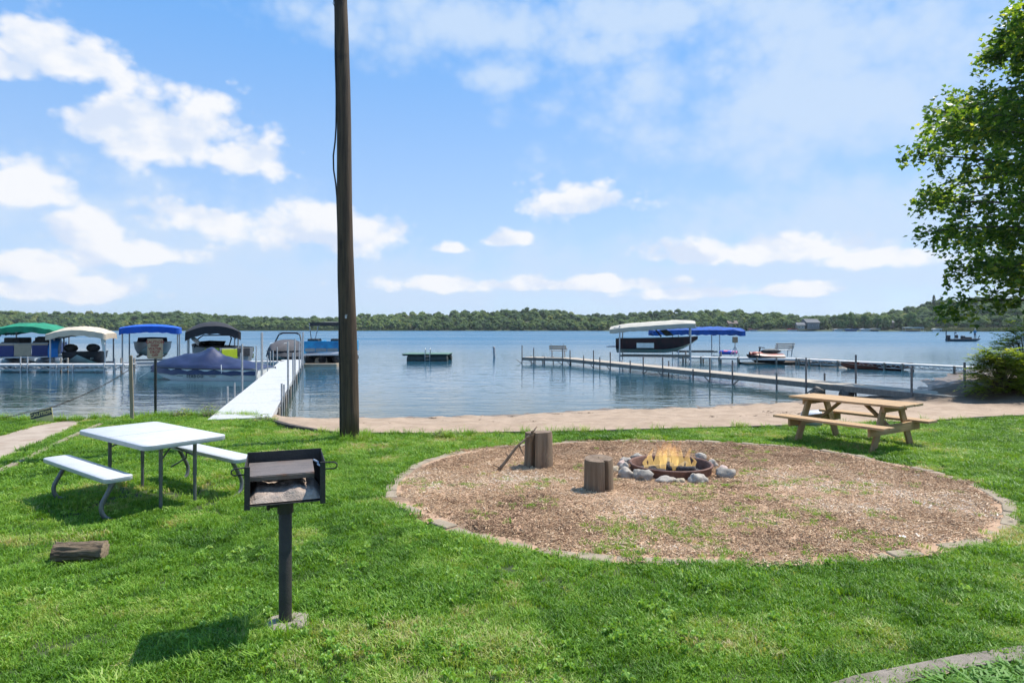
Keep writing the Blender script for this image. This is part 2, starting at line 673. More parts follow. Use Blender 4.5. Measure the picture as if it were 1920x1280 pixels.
def watermat():
    m = bpy.data.materials.new('lake_water')
    m.use_nodes = True
    T = NT(m.node_tree)
    b = m.node_tree.nodes['Principled BSDF']
    geo = T.new('ShaderNodeNewGeometry')
    pos = geo.outputs['Position']
    sp = T.new('ShaderNodeSeparateXYZ')
    T.put(sp.inputs[0], pos)
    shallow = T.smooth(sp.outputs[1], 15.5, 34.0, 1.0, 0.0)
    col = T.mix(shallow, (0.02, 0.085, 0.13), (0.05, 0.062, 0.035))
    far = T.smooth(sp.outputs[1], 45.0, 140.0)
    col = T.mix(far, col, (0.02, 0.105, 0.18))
    T.put(b.inputs['Base Color'], col)
    b.inputs['IOR'].default_value = 1.333
    # ripples: calm in the bay, wind-roughened further out
    big = T.noise(T.vmath('MULTIPLY', pos, (0.35, 1.0, 1.0)), 0.9, 3, 0.5, 0.3)
    mid = T.noise(T.vmath('MULTIPLY', pos, (0.45, 1.0, 1.0)), 2.6, 3, 0.5, 0.4)
    small = T.noise(T.vmath('MULTIPLY', pos, (0.7, 1.0, 1.0)), 8.0, 2, 0.5)
    hgt = T.math('ADD', T.math('MULTIPLY', big, 0.10), T.math('ADD', T.math('MULTIPLY', mid, 0.05), T.math('MULTIPLY', small, 0.008)))
    patch = T.smooth(T.noise(T.vmath('MULTIPLY', pos, (0.25, 1.0, 1.0)), 0.05, 3, 0.5), 0.35, 0.65)
    rough = T.math('ADD', T.smooth(sp.outputs[1], 20.0, 110.0, 0.03, 0.26), T.math('MULTIPLY', T.math('MULTIPLY', patch, far), 0.12))
    T.put(b.inputs['Roughness'], rough)
    bn = T.new('ShaderNodeBump')
    bn.inputs['Distance'].default_value = 1.0
    T.put(bn.inputs['Strength'], T.smooth(sp.outputs[1], 16.0, 200.0, 0.28, 0.5))
    T.put(bn.inputs['Height'], hgt)
    T.put(b.inputs['Normal'], bn.outputs[0])
    return m


lake = MB().add([(-1500, 12.5, WATER), (1500, 12.5, WATER), (1500, 700, WATER), (-1500, 700, WATER)], [(0, 1, 2, 3)])
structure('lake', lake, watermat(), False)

# ------------------------------------------------------------------ fire circle bed and its paving border
RINGPX = [(718, 930), (728, 905), (760, 880), (800, 862), (870, 846), (960, 836), (1060, 829), (1160, 826), (1260, 826), (1360, 829),
          (1450, 836), (1540, 845), (1600, 852), (1660, 865), (1720, 877), (1790, 893), (1850, 915), (1890, 935), (1915, 962), (1912, 990),
          (1880, 1012), (1820, 1030), (1740, 1045), (1650, 1055), (1550, 1062), (1450, 1066), (1350, 1066), (1250, 1063), (1150, 1058),
          (1060, 1050), (980, 1036), (910, 1020), (850, 1003), (790, 980), (745, 955)]
ring = catmull([lawn(*p) for p in RINGPX], 4)
RC = sum(ring, Vector()) / len(ring)
ring_xy = [(p.x, p.y) for p in ring]
m_mulch = pmat('mulch_ground', (0.38, 0.235, 0.14), (0.50, 0.325, 0.205), 14, 0.95, 1.0, 70, c3=(0.15, 0.10, 0.06), scale3=1.2, thr3=(0.5, 0.72))
mb = MB()
nr = 14
for j in range(nr + 1):
    t = j / nr
    for p in ring:
        q = RC + (p - RC) * (0.995 * t)
        mb.v.append((q.x, q.y, G(q.x, q.y) + 0.012 + 0.012 * (1 - t) + 0.012 * float(vnoise(q.x, q.y, 0.5, 5)) * (t < 0.95)))
n = len(ring)
for j in range(nr):
    for k in range(n):
        mb.f.append((j * n + k, j * n + (k + 1) % n, (j + 1) * n + (k + 1) % n, (j + 1) * n + k))
structure('mulch_bed', mb, m_mulch)

m_paver = [pmat('worn_concrete_a', (0.33, 0.265, 0.18), (0.24, 0.19, 0.125), 9, 0.95, 0.8, 60, c3=(0.17, 0.15, 0.09), scale3=5),
           pmat('worn_concrete_b', (0.26, 0.205, 0.14), (0.34, 0.275, 0.19), 7, 0.95, 0.8, 50, c3=(0.19, 0.17, 0.10), scale3=4),
           pmat('worn_concrete_c', (0.34, 0.27, 0.19), (0.25, 0.20, 0.135), 8, 0.95, 0.8, 55, c3=(0.20, 0.17, 0.12), scale3=6)]
border = thing('paver_border', 'ring of worn half-buried concrete edging pavers round the wood chip circle', 'border', (RC.x, RC.y, G(RC.x, RC.y)))
pav_meshes = []
for k in range(6):
    mb = MB()
    L, W = 0.27 + 0.03 * random.random(), 0.12 + 0.03 * random.random()
    poly = [(-L / 2, -W / 2), (L / 2 * random.uniform(.9, 1), -W / 2 * random.uniform(.85, 1)), (L / 2, W / 2 * random.uniform(.9, 1)), (-L / 2 * random.uniform(.92, 1), W / 2)]
    mb.prism(poly, -0.05, 0.03)
    me = mb.mesh('paver', 0.008, 1)
    me.materials.append(m_paver[k % 3])
    pav_meshes.append(me)
acc, step, k = 0.0, 0.30, 0
for i in range(len(ring)):
    a, b = ring[i], ring[(i + 1) % len(ring)]
    seg = (b - a).length
    while acc < seg:
        p = a + (b - a) * (acc / seg)
        inw = (RC - p).normalized() * 0.09
        q = p + inw
        o = part('paver', pav_meshes[random.randrange(6)], None, border)
        o.location = (q.x - RC.x, q.y - RC.y, G(q.x, q.y) - G(RC.x, RC.y) + random.choice((-.018, -.012, -.008, -.004, -.002, .002)) + random.uniform(-0.006, 0.004))
        d = b - a
        o.rotation_euler = (random.uniform(-.03, .03), random.uniform(-.03, .03), math.atan2(d.y, d.x) + random.uniform(-.16, .16))
        acc += step * random.uniform(0.95, 1.16)
        k += 1
    acc -= seg

# ------------------------------------------------------------------ path slabs at the left, kerb strip at the lower right
m_slab = pmat('pale_slab', (0.40, 0.32, 0.245), (0.31, 0.24, 0.18), 3, 0.95, 0.8, 40, c3=(0.30, 0.21, 0.15), scale3=1.5)
pathpx = [(-120, 850), (0, 818), (62, 800), (112, 791), (160, 789), (148, 797), (92, 824), (40, 846), (0, 866), (-120, 925)]
path_pts = [lawn(*p) for p in pathpx]
path_xy = [(p.x, p.y) for p in path_pts]
mb = MB()
mb.add([(p.x, p.y, p.z + 0.012) for p in path_pts], [tuple(range(len(path_pts)))])
structure('path', mb, m_slab, False)

kerbpx_top = [(1540, 1290), (1600, 1270), (1700, 1250), (1790, 1232), (1920, 1212), (2050, 1195)]
kerbpx_bot = [(2050, 1222), (1920, 1238), (1830, 1251), (1760, 1266), (1700, 1282), (1640, 1302)]
kt, kb = [lawn(*p) for p in kerbpx_top], [lawn(*p) for p in kerbpx_bot]
kerb_xy = [(p.x, p.y) for p in kt + kb]
m_kerb = pmat('old_concrete', (0.28, 0.235, 0.19), (0.19, 0.16, 0.125), 12, 0.95, 0.9, 90, c3=(0.14, 0.12, 0.085), scale3=4)
mb = MB()
mb.loft([[(p.x, p.y, p.z - 0.05) for p in kt + kb], [(p.x, p.y, p.z + 0.012) for p in kt + kb]], True, True)
structure('concrete_walk', mb, m_kerb, False)

# ------------------------------------------------------------------ lawn grass, weeds, wood chips
g_grass = leafmat('grass_blade', [(0.0, (0.045, 0.125, 0.010)), (0.35, (0.13, 0.275, 0.020)), (0.65, (0.23, 0.40, 0.045)), (0.85, (0.37, 0.45, 0.11)), (1.0, (0.50, 0.43, 0.22))], 0.36, 0.5)


def clump(name, nb, rad, h, w, seed):
    rs = random.Random(seed)
    vs, fs = [], []
    for i in range(nb):
        a, r = rs.uniform(0, 6.283), rad * math.sqrt(rs.random())
        x, y = r * math.cos(a), r * math.sin(a)
        hh = h * rs.uniform(0.55, 1.15)
        ww = w * rs.uniform(0.7, 1.2) / 2
        th = rs.uniform(0, 6.283)
        le = rs.uniform(0.2, 1.25) * hh
        dx, dy = math.cos(th), math.sin(th)
        sx, sy = -dy * ww, dx * ww
        b = len(vs)
        vs += [(x - sx, y - sy, -0.01), (x + sx, y + sy, -0.01),
               (x + sx * .85 + dx * le * .35, y + sy * .85 + dy * le * .35, hh * .6), (x - sx * .85 + dx * le * .35, y - sy * .85 + dy * le * .35, hh * .6),
               (x + dx * le, y + dy * le, hh * rs.uniform(.8, 1.0))]
        fs += [(b, b + 1, b + 2, b + 3), (b + 3, b + 2, b + 4)]
    return proto(name, vs, fs, g_grass)


grass_protos = [clump('grass_tuft_%s' % 'abcdef'[i], 30, 0.055, 0.034, 0.0050, i) for i in range(6)] + \
               [clump('tall_tuft_%s' % 'ab'[i], 34, 0.06, 0.16, 0.006, 20 + i) for i in range(2)]


ring_in = [(RC.x + (p.x - RC.x) * .990, RC.y + (p.y - RC.y) * .988) for p in ring]
kc = (sum(p[0] for p in kerb_xy) / len(kerb_xy), sum(p[1] for p in kerb_xy) / len(kerb_xy))
kerb_in = [(kc[0] + (x - kc[0]) * .97, kc[1] + (y - kc[1]) * .62) for x, y in kerb_xy]


def lawn_mask(x, y):
    ok = (y < np.interp(x, EX, EY) - 0.04) & ~inpoly(x, y, ring_in) & ~inpoly(x, y, path_xy) & ~inpoly(x, y, kerb_in)
    return ok


P, S, Ti, Ix = [], [], [], []
for y0, y1, dens, sc in ((1.6, 4.0, 1000, 0.85), (4.0, 6.5, 720, 0.95), (6.5, 9.5, 480, 1.1), (9.5, 15.5, 300, 1.3)):
    hw = 0.86 * y1 + 1.0
    n = int(dens * (y1 - y0) * 2 * hw)
    x, y = rng.uniform(-hw, hw, n), rng.uniform(y0, y1, n)
    k = (np.abs(x) < 0.86 * y + 1.0) & lawn_mask(x, y)
    x, y = x[k], y[k]
    thin = vnoise(x, y, 0.9, 11) * 0.6 + vnoise(x, y, 0.35, 12) * 0.4
    dry = np.exp(-(((x + 3.9) / 1.5) ** 2 + ((y - 6.9) / 1.0) ** 2))        # worn turf round the folding table
    k = rng.rand(len(x)) < np.clip(1.3 - 0.75 * (thin > 0.66) - 0.5 * dry, 0.2, 1)
    x, y, thin, dry = x[k], y[k], thin[k], dry[k]
    P.append(np.stack([x, y, gz(x, y)], -1))
    tall = .75 + .7 * vnoise(x, y, 0.16, 18) + 0.35 * (vnoise(x, y, 0.5, 14) > 0.68)
    S.append(sc * rng.uniform(0.75, 1.25, len(x)) * tall)
    t = 0.43 + 0.40 * (vnoise(x, y, 1.3, 13) - 0.5) + 0.40 * (vnoise(x, y, 0.22, 15) - 0.5) + 0.24 * (vnoise(x, y, 0.10, 17) - 0.5) + rng.normal(0, 0.15, len(x)) + 0.28 * dry + 0.3 * (vnoise(x, y, 0.6, 16) > 0.78)
    Ti.append(np.clip(t, 0, 1))
    Ix.append(rng.randint(0, 6, len(x)))
# beyond the frame at both sides the lawn goes on, thinner
n = 14000
x, y = rng.uniform(-22, 20, n), rng.uniform(-3, 15, n)
k = (np.abs(x) > 0.86 * np.maximum(y, 0) + 1.0) & lawn_mask(x, y)
x, y = x[k], y[k]
P.append(np.stack([x, y, gz(x, y)], -1)); S.append(rng.uniform(1.2, 1.9, len(x))); Ti.append(np.clip(rng.normal(0.42, 0.15, len(x)), 0, 1)); Ix.append(rng.randint(0, 6, len(x)))
# sparse grass coming up through the chips
n = 46000
x, y = rng.uniform(-2, 7.5, n), rng.uniform(4.4, 11.5, n)
pat = vnoise(x, y, 0.32, 31) * 0.62 + vnoise(x, y, 1.2, 35) * 0.38
k = inpoly(x, y, ring_xy) & (pat > 0.52) & (rng.rand(n) < np.clip((pat - 0.52) * 1.15 * np.clip(1.7 - .14 * y, .12, 1), 0, 0.6)) & (np.hypot(x - 2.0, y - 8.15) > 0.62)
x, y = x[k], y[k]
P.append(np.stack([x, y, gz(x, y) + 0.026], -1)); S.append(rng.uniform(0.45, 0.9, len(x))); Ti.append(np.clip(rng.normal(0.60, 0.16, len(x)), 0, 1)); Ix.append(rng.randint(0, 6, len(x)))
# uncut grass: along the bank, at the pole, posts, edging
tx, ty = [], []
for i in range(260):
    x = random.uniform(-12.5, -5.6); tx.append(x); ty.append(np.interp(x, EX, EY) - random.uniform(0.0, 0.25))
for cx_, cy_, r_, m_ in ((-2.79, 11.0, 0.30, 60), (-8.1, 13.6, 0.15, 14), (-1.33, 3.76, 0.20, 7), (-1.0, 11.35, 0.2, 26)):
    for i in range(m_):
        a = random.uniform(0, 6.283); r = r_ * random.uniform(0.7, 1.3)
        tx.append(cx_ + r * math.cos(a)); ty.append(cy_ + r * math.sin(a))
for i in range(110):
    x = random.uniform(-5.0, 10.0); tx.append(x); ty.append(np.interp(x, EX, EY) - random.uniform(0.03, 0.12))
tx, ty = np.array(tx), np.array(ty)
P.append(np.stack([tx, ty, gz(tx, ty)], -1)); S.append(rng.uniform(0.5, 1.15, len(tx))); Ti.append(np.clip(rng.normal(0.55, 0.15, len(tx)), 0, 1)); Ix.append(rng.randint(6, 8, len(tx)))
P, S, Ti, Ix = np.concatenate(P), np.concatenate(S), np.concatenate(Ti), np.concatenate(Ix)
N = len(P)
rot = np.stack([rng.normal(0, .12, N), rng.normal(0, .12, N), rng.uniform(0, 6.283, N)], -1)
o = scatter('lawn_grass', P, rot, np.stack([S, S, S * rng.uniform(.8, 1.2, N)], -1), Ti, Ix, grass_protos)
o['label'] = 'mown green lawn grass between the lake edge and the viewer'
print('grass tufts', N)

g_weed = leafmat('weed_leaf', [(0.0, (0.13, 0.27, 0.03)), (0.5, (0.24, 0.42, 0.07)), (1.0, (0.38, 0.54, 0.17))], 0.4, 0.45)


def rosette(name, k, size, seed):
    rs = random.Random(seed)
    vs, fs = [], []
    for i in range(k):
        a = 6.283 * i / k + rs.uniform(-.4, .4)
        L = size * rs.uniform(.6, 1.1)
        w = L * rs.uniform(.28, .42)
        z = rs.uniform(.015, .05)
        d, s = Vector((math.cos(a), math.sin(a), 0)), Vector((-math.sin(a), math.cos(a), 0))
        u = Vector((0, 0, 1))
        b = len(vs)
        vs += [u * .01, d * L * .45 + s * w + u * (z + .008), d * L * .45 + u * z, d * L * .45 - s * w + u * (z + .008), d * L * .85 + s * w * .6 + u * (z + .004), d * L * .85 - s * w * .6 + u * (z + .004), d * L + u * (z - .008)]
        fs += [(b, b + 2, b + 1), (b, b + 3, b + 2), (b + 1, b + 2, b + 4), (b + 2, b + 3, b + 5), (b + 4, b + 2, b + 6), (b + 2, b + 5, b + 6)]
    return proto(name, vs, fs, g_weed)


weeds = [rosette('weed_%s' % 'abcd'[i], 5 + i, 0.034, 40 + i) for i in range(4)]
n = 40000
x, y = rng.uniform(-9, 9, n), rng.uniform(1.7, 11, n)
pat = vnoise(x, y, 0.8, 21) * 0.6 + vnoise(x, y, 0.28, 22) * 0.4
left = np.clip((-x - 0.2 * y) / 2.5, 0, 1)
k = lawn_mask(x, y) & (np.abs(x) < 0.86 * y + .5) & (rng.rand(n) < np.clip((pat - 0.50 + 0.10 * left) * 2.0, 0.01, 0.34))
x, y = x[k], y[k]
N = len(x)
rot = np.stack([rng.normal(0, .25, N), rng.normal(0, .25, N), rng.uniform(0, 6.283, N)], -1)
s = rng.uniform(0.45, 1.2, N)
o = scatter('lawn_weeds', np.stack([x, y, gz(x, y) + 0.015], -1), rot, np.stack([s, s, s], -1), np.clip(rng.normal(.5, .22, N), 0, 1), rng.randint(0, 4, N), weeds)
o['label'] = 'patches of broad-leaved clover and weeds in the lawn'

g_chip = leafmat('wood_chip', [(0.0, (0.20, 0.115, 0.065)), (0.3, (0.42, 0.275, 0.16)), (0.6, (0.56, 0.385, 0.235)), (0.85, (0.67, 0.51, 0.345)), (1.0, (0.78, 0.68, 0.55))], 0.0, 0.9)
chips = []
for i in range(6):
    rs = random.Random(60 + i)
    mb = MB()
    for q in range(7):
        L, W = rs.uniform(.010, .028), rs.uniform(.004, .008)
        m3 = (Matrix.Rotation(rs.uniform(0, 6.28), 3, 'Z') @ Matrix.Rotation(rs.uniform(-.5, .5), 3, 'Y') @ Matrix.Rotation(rs.uniform(-.5, .5), 3, 'X'))
        mb.box((rs.uniform(-.05, .05), rs.uniform(-.05, .05), rs.uniform(.002, .012)), (L, W, rs.uniform(.003, .007)), m3)
    chips.append(proto('chip_%s' % 'abcdef'[i], mb.v, mb.f, g_chip))
n = 105000
x, y = rng.uniform(-2.2, 8, n), rng.uniform(4.3, 11.6, n)
inner = [(RC.x + (p.x - RC.x) * .935, RC.y + (p.y - RC.y) * .925) for p in ring]
k = inpoly(x, y, ring_xy) & (inpoly(x, y, inner) | (vnoise(x, y, .3, 77) > .72)) & (np.hypot(x - 2.0, y - 8.15) > 0.5) & (rng.rand(n) < np.clip(8.0 / y, .5, 1))
x, y = x[k], y[k]
N = len(x)
rot = np.stack([rng.normal(0, .2, N), rng.normal(0, .2, N), rng.uniform(0, 6.283, N)], -1)
s = rng.uniform(0.5, 1.0, N) * (1 + .7 * (rng.rand(N) > .95))
ti = 0.46 + 0.55 * (vnoise(x, y, 1.1, 51) - .5) + 0.35 * (vnoise(x, y, .3, 52) - .5) + rng.normal(0, .16, N)
o = scatter('wood_chips', np.stack([x, y, gz(x, y) + 0.02], -1), rot, np.stack([s, s, s], -1), np.clip(ti, 0, 1), rng.randint(0, 6, N), chips)
o['label'] = 'reddish brown wood chip mulch filling the fire circle'

# washed-up weed and twigs on the sand
g_debris = leafmat('beach_debris', [(0.0, (0.03, 0.022, 0.015)), (1.0, (0.12, 0.085, 0.05))], 0.0, 0.9)
deb = []
for i in range(3):
    rs = random.Random(80 + i)
    mb = MB()
    for q in range(14):
        a = Vector((rs.uniform(-.1, .1), rs.uniform(-.06, .06), rs.uniform(0, .03)))
        d = Vector((rs.uniform(-.07, .07), rs.uniform(-.05, .05), rs.uniform(-.01, .03)))
        mb.tube([a, a + d * .5 + Vector((0, 0, .01)), a + d], .004, 4)
    deb.append(proto('weed_wrack_%s' % 'abc'[i], mb.v, mb.f, g_debris))
x = np.concatenate([rng.uniform(-5.5, 12, 150), rng.normal(1.9, .3, 8), rng.normal(5.6, .5, 20), rng.normal(7.2, .6, 26), rng.normal(-1.6, 1.2, 8)])
yw_ = np.interp(x, WX, WY)
y = np.concatenate([yw_[:150] - np.abs(rng.normal(0.12, .12, 150)), rng.normal(14.9, .15, 8), rng.normal(15.0, .3, 20), rng.normal(15.2, .5, 26), rng.normal(14, .5, 8)])
N = len(x)
s = rng.uniform(.35, 1.1, N)
o = scatter('beach_wrack', np.stack([x, y, gz(x, y) + .05], -1), np.stack([np.zeros(N), np.zeros(N), rng.uniform(0, 6.28, N)], -1), np.stack([s, s, s * .7], -1), rng.rand(N), rng.randint(0, 3, N), deb)
o['label'] = 'dark washed-up weed and twigs along the sandy waterline'

# ------------------------------------------------------------------ the wooded far shore
g_far = leafmat('far_foliage', [(0.0, (0.075, 0.13, 0.055)), (0.4, (0.12, 0.185, 0.06)), (0.75, (0.18, 0.25, 0.075)), (1.0, (0.27, 0.29, 0.10))], 0.4, 0.8)
g_far_o = leafmat('far_foliage_tree', [(0.0, (0.075, 0.13, 0.045)), (0.5, (0.12, 0.20, 0.05)), (1.0, (0.22, 0.28, 0.07))], 0.4, 0.8, inst=False)


def crown_mesh(mb, rs, w, h, base, lobes, tufts, tuft):
    """uneven crown: overlapping rough lobes, with loose leaf tufts standing off them"""
    cs = []
    for i in range(lobes):
        a, t = rs.uniform(0, 6.283), rs.random()
        rr = w * (0.62 * math.sin(math.pi * (0.18 + 0.72 * t))) * rs.uniform(.35, 1)
        c = Vector((rr * math.cos(a), rr * math.sin(a), base + h * (0.15 + 0.72 * t)))
        r = w * rs.uniform(.20, .36)
        cs.append((c, r))
        mb.blob(c, (r, r, r * rs.uniform(.65, .9)), 2, .55, 2.2, rs.random() * 50)
    for i in range(tufts):
        c, r = rs.choice(cs)
        d = Vector((rs.gauss(0, 1), rs.gauss(0, 1), rs.gauss(.3, 1))).normalized()
        p = c + d * r * rs.uniform(.85, 1.2)
        s = tuft * rs.uniform(.5, 1.2)
        u = d.orthogonal().normalized() * s
        v = d.cross(u).normalized() * s
        q = d * s * rs.uniform(-.5, .5)
        mb.add([p + u, p + v * rs.uniform(.4, 1) + q, p - u, p - v * rs.uniform(.4, 1) - q], [(0, 1, 2, 3)])


far_protos = []
for i in range(7):
    mb = MB()
    rs = random.Random(100 + i)
    crown_mesh(mb, rs, 1.0 * rs.uniform(.8, 1.2), 1.7 * rs.uniform(.8, 1.2), 0.10, 15, 520, .095)
    far_protos.append(proto('wood_crown_%s' % 'abcdefg'[i], mb.v, mb.f, g_far))
px_, d_, s_, t_ = [], [], [], []
for row, (back, m, smin, smax) in enumerate(((0, 420, 1.0, 2.0), (5, 380, 1.6, 3.2), (11, 340, 2.4, 3.9), (20, 310, 3.0, 4.3), (34, 300, 3.3, 4.5), (50, 300, 3.5, 4.6), (66, 300, 3.6, 4.7), (82, 300, 3.7, 4.7), (98, 320, 3.7, 4.8), (110, 320, 3.7, 4.8))):
    p = np.linspace(-420, 2400, m) + rng.normal(0, 5, m)
    px_.append(p); s_.append(rng.uniform(smin, smax, m))
    d_.append(back + rng.normal(0, 3.5, m)); t_.append(np.clip(rng.normal(.42 + .10 * (row < 2), .24, m), 0, 1))
px_, d_, s_, t_ = map(np.concatenate, (px_, d_, s_, t_))
t_ = np.clip(t_ + .5 * (vnoise(px_, d_, 60, 91) - .5), 0, 1)
s_ = s_ * (1 + .22 * (vnoise(px_, d_, 25, 92) - .5))
yy = np.interp((px_ - CX) / FPX * 460, FX, FY) + np.maximum(d_, 1)
yy = np.interp((px_ - CX) / FPX * yy, FX, FY) + np.maximum(d_, 1)
xx = (px_ - CX) / FPX * yy
zz = gz(xx, yy)
k = ~((px_ > 1420) & (d_ < 16))
xx, yy, zz, s_, t_ = xx[k], yy[k], zz[k], s_[k], t_[k]
N = len(xx)
o = scatter('far_wood', np.stack([xx, yy, zz - .3], -1), np.stack([np.zeros(N), np.zeros(N), rng.uniform(0, 6.28, N)], -1), np.stack([s_ * rng.uniform(.95, 1.4, N), s_ * rng.uniform(.95, 1.4, N), s_ * rng.uniform(.88, 1.08, N)], -1), t_, rng.randint(0, 7, N), far_protos)
o['label'] = 'continuous green deciduous wood covering the low hills across the lake'

# reeds along the far waterline
g_reed = leafmat('reed', [(0.0, (0.09, 0.12, 0.03)), (0.5, (0.15, 0.17, 0.05)), (1.0, (0.24, 0.21, 0.08))], 0.2, 0.8)
reeds = []
for i in range(3):
    rs = random.Random(140 + i)
    vs, fs = [], []
    for q in range(40):
        x, y = rs.uniform(-1.5, 1.5), rs.uniform(-.8, .8)
        h, w, l = rs.uniform(.5, 1.2), rs.uniform(.05, .14), rs.uniform(-.2, .2)
        b = len(vs)
        vs += [(x - w, y, 0), (x + w, y + .05, 0), (x + w * .4 + l, y, h), (x - w * .4 + l, y, h)]
        fs.append((b, b + 1, b + 2, b + 3))
    reeds.append(proto('reed_%s' % 'abc'[i], vs, fs, g_reed))
n = 900
p = np.concatenate([rng.uniform(-400, 760, 520), rng.uniform(1745, 2300, 380)])
y = np.interp((p - CX) / FPX * 460, FX, FY)
y = np.interp((p - CX) / FPX * y, FX, FY) - 3.5 + rng.uniform(-2.5, 3.0, n)
x = (p - CX) / FPX * y
s = np.where(p < 1000, rng.uniform(.7, 1.4, n), rng.uniform(1.2, 2.4, n))
o = scatter('far_reeds', np.stack([x, y, np.maximum(gz(x, y), WATER) - .05], -1), np.stack([np.zeros(n)] * 2 + [rng.uniform(-.5, .5, n)], -1), np.stack([s * 1.2, s, s], -1), rng.rand(n), rng.randint(0, 3, n), reeds)
o['label'] = 'yellow-green reeds along the far waterline'

# ------------------------------------------------------------------ common materials
m_white = pmat('white_plastic', (0.53, 0.54, 0.555), (0.475, 0.485, 0.50), 8, 0.42, 0.3, 180, c3=(.40, .395, .37), scale3=7, thr3=(.58, .78))
m_graymetal = pmat('grey_steel_tube', (0.16, 0.165, 0.165), (0.12, 0.12, 0.12), 12, 0.42, 0.0, metal=0.4)
m_galv = pmat('galvanised_pipe', (0.42, 0.42, 0.41), (0.33, 0.32, 0.30), 14, 0.5, 0.2, 60, metal=0.5)
m_alu = pmat('aluminium', (0.55, 0.56, 0.57), (0.45, 0.46, 0.47), 10, 0.42, metal=0.6)
m_dark = pmat('black_steel', (0.022, 0.02, 0.019), (0.04, 0.034, 0.03), 10, 0.55, 0.4, 80, c3=(0.085, 0.045, 0.03), scale3=7, thr3=(0.62, 0.75))
m_black = pmat('black_plastic', (0.018, 0.018, 0.02), (0.03, 0.03, 0.032), 9, 0.5)
m_rubber = pmat('dark_edging', (0.035, 0.028, 0.022), (0.075, 0.06, 0.045), 8, 0.85, 0.6, 40)


def woodmat(name, a, b, c, ax=0, scale=2.2, rough=0.8, rings=22):
    """grain running along one axis of the piece"""
    st = [9.0, 9.0, 9.0]
    st[ax] = 0.5
    return pmat(name, a, b, scale, rough, 0.9, rings / 3, stretch=tuple(st), detail=8, c3=c, scale3=2.4, thr3=(0.55, 0.78))


# ------------------------------------------------------------------ utility pole
m_pole = woodmat('weathered_pole', (0.036, 0.022, 0.013), (0.10, 0.064, 0.034), (0.018, 0.012, 0.008), 2, 2.6)
b = lawn(656, 825)
pole = thing('utility_pole', 'tall dark weathered wooden utility pole standing on the lawn edge', 'pole', (b.x, b.y, G(b.x, b.y)))
mb = MB()
rings, nseg = [], 28
for i in range(15):
    z = -0.2 + 9.8 * i / 14
    cx_ = -0.02 * z + 0.012 * math.sin(z * 1.3)
    r = 0.158 - 0.0072 * z
    ringp = []
    for k in range(nseg):
        a = 2 * math.pi * k / nseg
        rr = r * (1 + 0.035 * mnoise.noise(Vector((math.cos(a) * 2.5, math.sin(a) * 2.5, z * .35))))
        if k in (19, 20):
            rr *= 0.90 if k == 20 else 0.95                  # long drying crack down the side
        ringp.append((cx_ + rr * math.cos(a), rr * math.sin(a), z))
    rings.append(ringp)
mb.loft(rings)
part('shaft', mb, m_pole, pole, smooth='all')
mb = MB()
pts = []
for i in range(40):
    z = 0.05 + 9.4 * i / 39
    bul = 0.07 * math.exp(-((z - 4.75) / .35) ** 2) + 0.004 * math.sin(z * 5)
    pts.append((-0.02 * z - (0.162 - 0.0072 * z) * .90 - bul + .004, -0.06, z))
mb.tube(pts, 0.014, 6)
part('cable', mb, m_black, pole, smooth='all')
mb = MB().tube([(-.17, -.05, 7.25), (-.26, -.1, 7.45), (-.2, -.12, 7.7)], .006, 5)
part('loose_wire', mb, m_black, pole)
mb = MB().box((-0.03, -.146, 2.12), (.03, .012, .06)).box((-0.022, -.148, 2.145), (.03, .008, .02))
part('pole_tag', mb, m_alu, pole, rot=(0, 0, 0))

# ------------------------------------------------------------------ pedestal grill
g = lawn(535, 1168)
gr = thing('pedestal_grill', 'black steel pedestal barbecue grill with ash inside on the front lawn', 'grill', (g.x, g.y, 0.0), R(20))
part('post', MB().lathe([(.037, -.1), (.037, .735), (.034, .74)], 20), m_dark, gr, smooth=True)
part('collar', MB().lathe([(.045, .66), (.045, .757), (.036, .758)], 20), m_dark, gr, smooth=True)
kn = MB().tube([(-.04, -.01, .705), (-.085, -.015, .705)], .007, 8)
kn.tube([(-.083, -.015, .705), (-.088, -.015, .705), (-.10, -.015, .705), (-.104, -.015, .705)], [.012, .02, .02, .014], 10)
part('clamp_knob', kn, m_dark, gr, smooth=True)
W_, D_, Z0, Z1 = .43, .37, .757, .99
part('floor_plate', MB().box((0, 0, Z0 + .003), (W_, D_, .006)), m_dark, gr, bevel=.001)
part('back_plate', MB().box((0, D_ / 2 - .003, (Z0 + Z1) / 2 + .004), (W_, .005, Z1 - Z0)), m_dark, gr, bevel=.001)
for s in (-1, 1):
    mb = MB()
    mb.box((s * (W_ / 2 - .0025), 0, (Z0 + Z1) / 2 - .003), (.005, D_ - .014, Z1 - Z0 - .006))
    mb.box((s * (W_ / 2 - .014), -D_ / 2 - .001, (Z0 + Z1) / 2 - .012), (.030, .005, Z1 - Z0 + .006))
    part('side_plate', mb, m_dark, gr, bevel=.001)
    h = MB()
    x0 = s * W_ / 2
    h.tube([(x0, -.11, .962), (x0 + s * .055, -.12, .962), (x0 + s * .07, -.125, .95), (x0 + s * .07, -.125, .935), (x0 + s * .055, -.12, .924), (x0, -.11, .924)], .0045, 6)
    part('wire_handle', h, m_dark, gr, smooth=True)
m_plate = pmat('scorched_plate', (0.13, 0.115, 0.11), (0.20, 0.17, 0.155), 6, 0.55, 0.6, 40, metal=0.35, stretch=(1, 6, 1), c3=(0.17, 0.075, 0.04), scale3=6, thr3=(.55, .72))
tl = Matrix.Rotation(R(8), 3, 'X')
part('cooking_plate', MB().box((-.022, .045, .915), (.365, .23, .006), tl).box((-.022, -.068, .884), (.365, .005, .026), tl), m_plate, gr, bevel=.001)
part('plate_hinge', MB().tube([(.165, .10, .94), (.19, .07, .93), (.185, .03, .925), (.20, .0, .92)], .006, 6), m_alu, gr)
mb = MB()
nx, ny = 60, 46
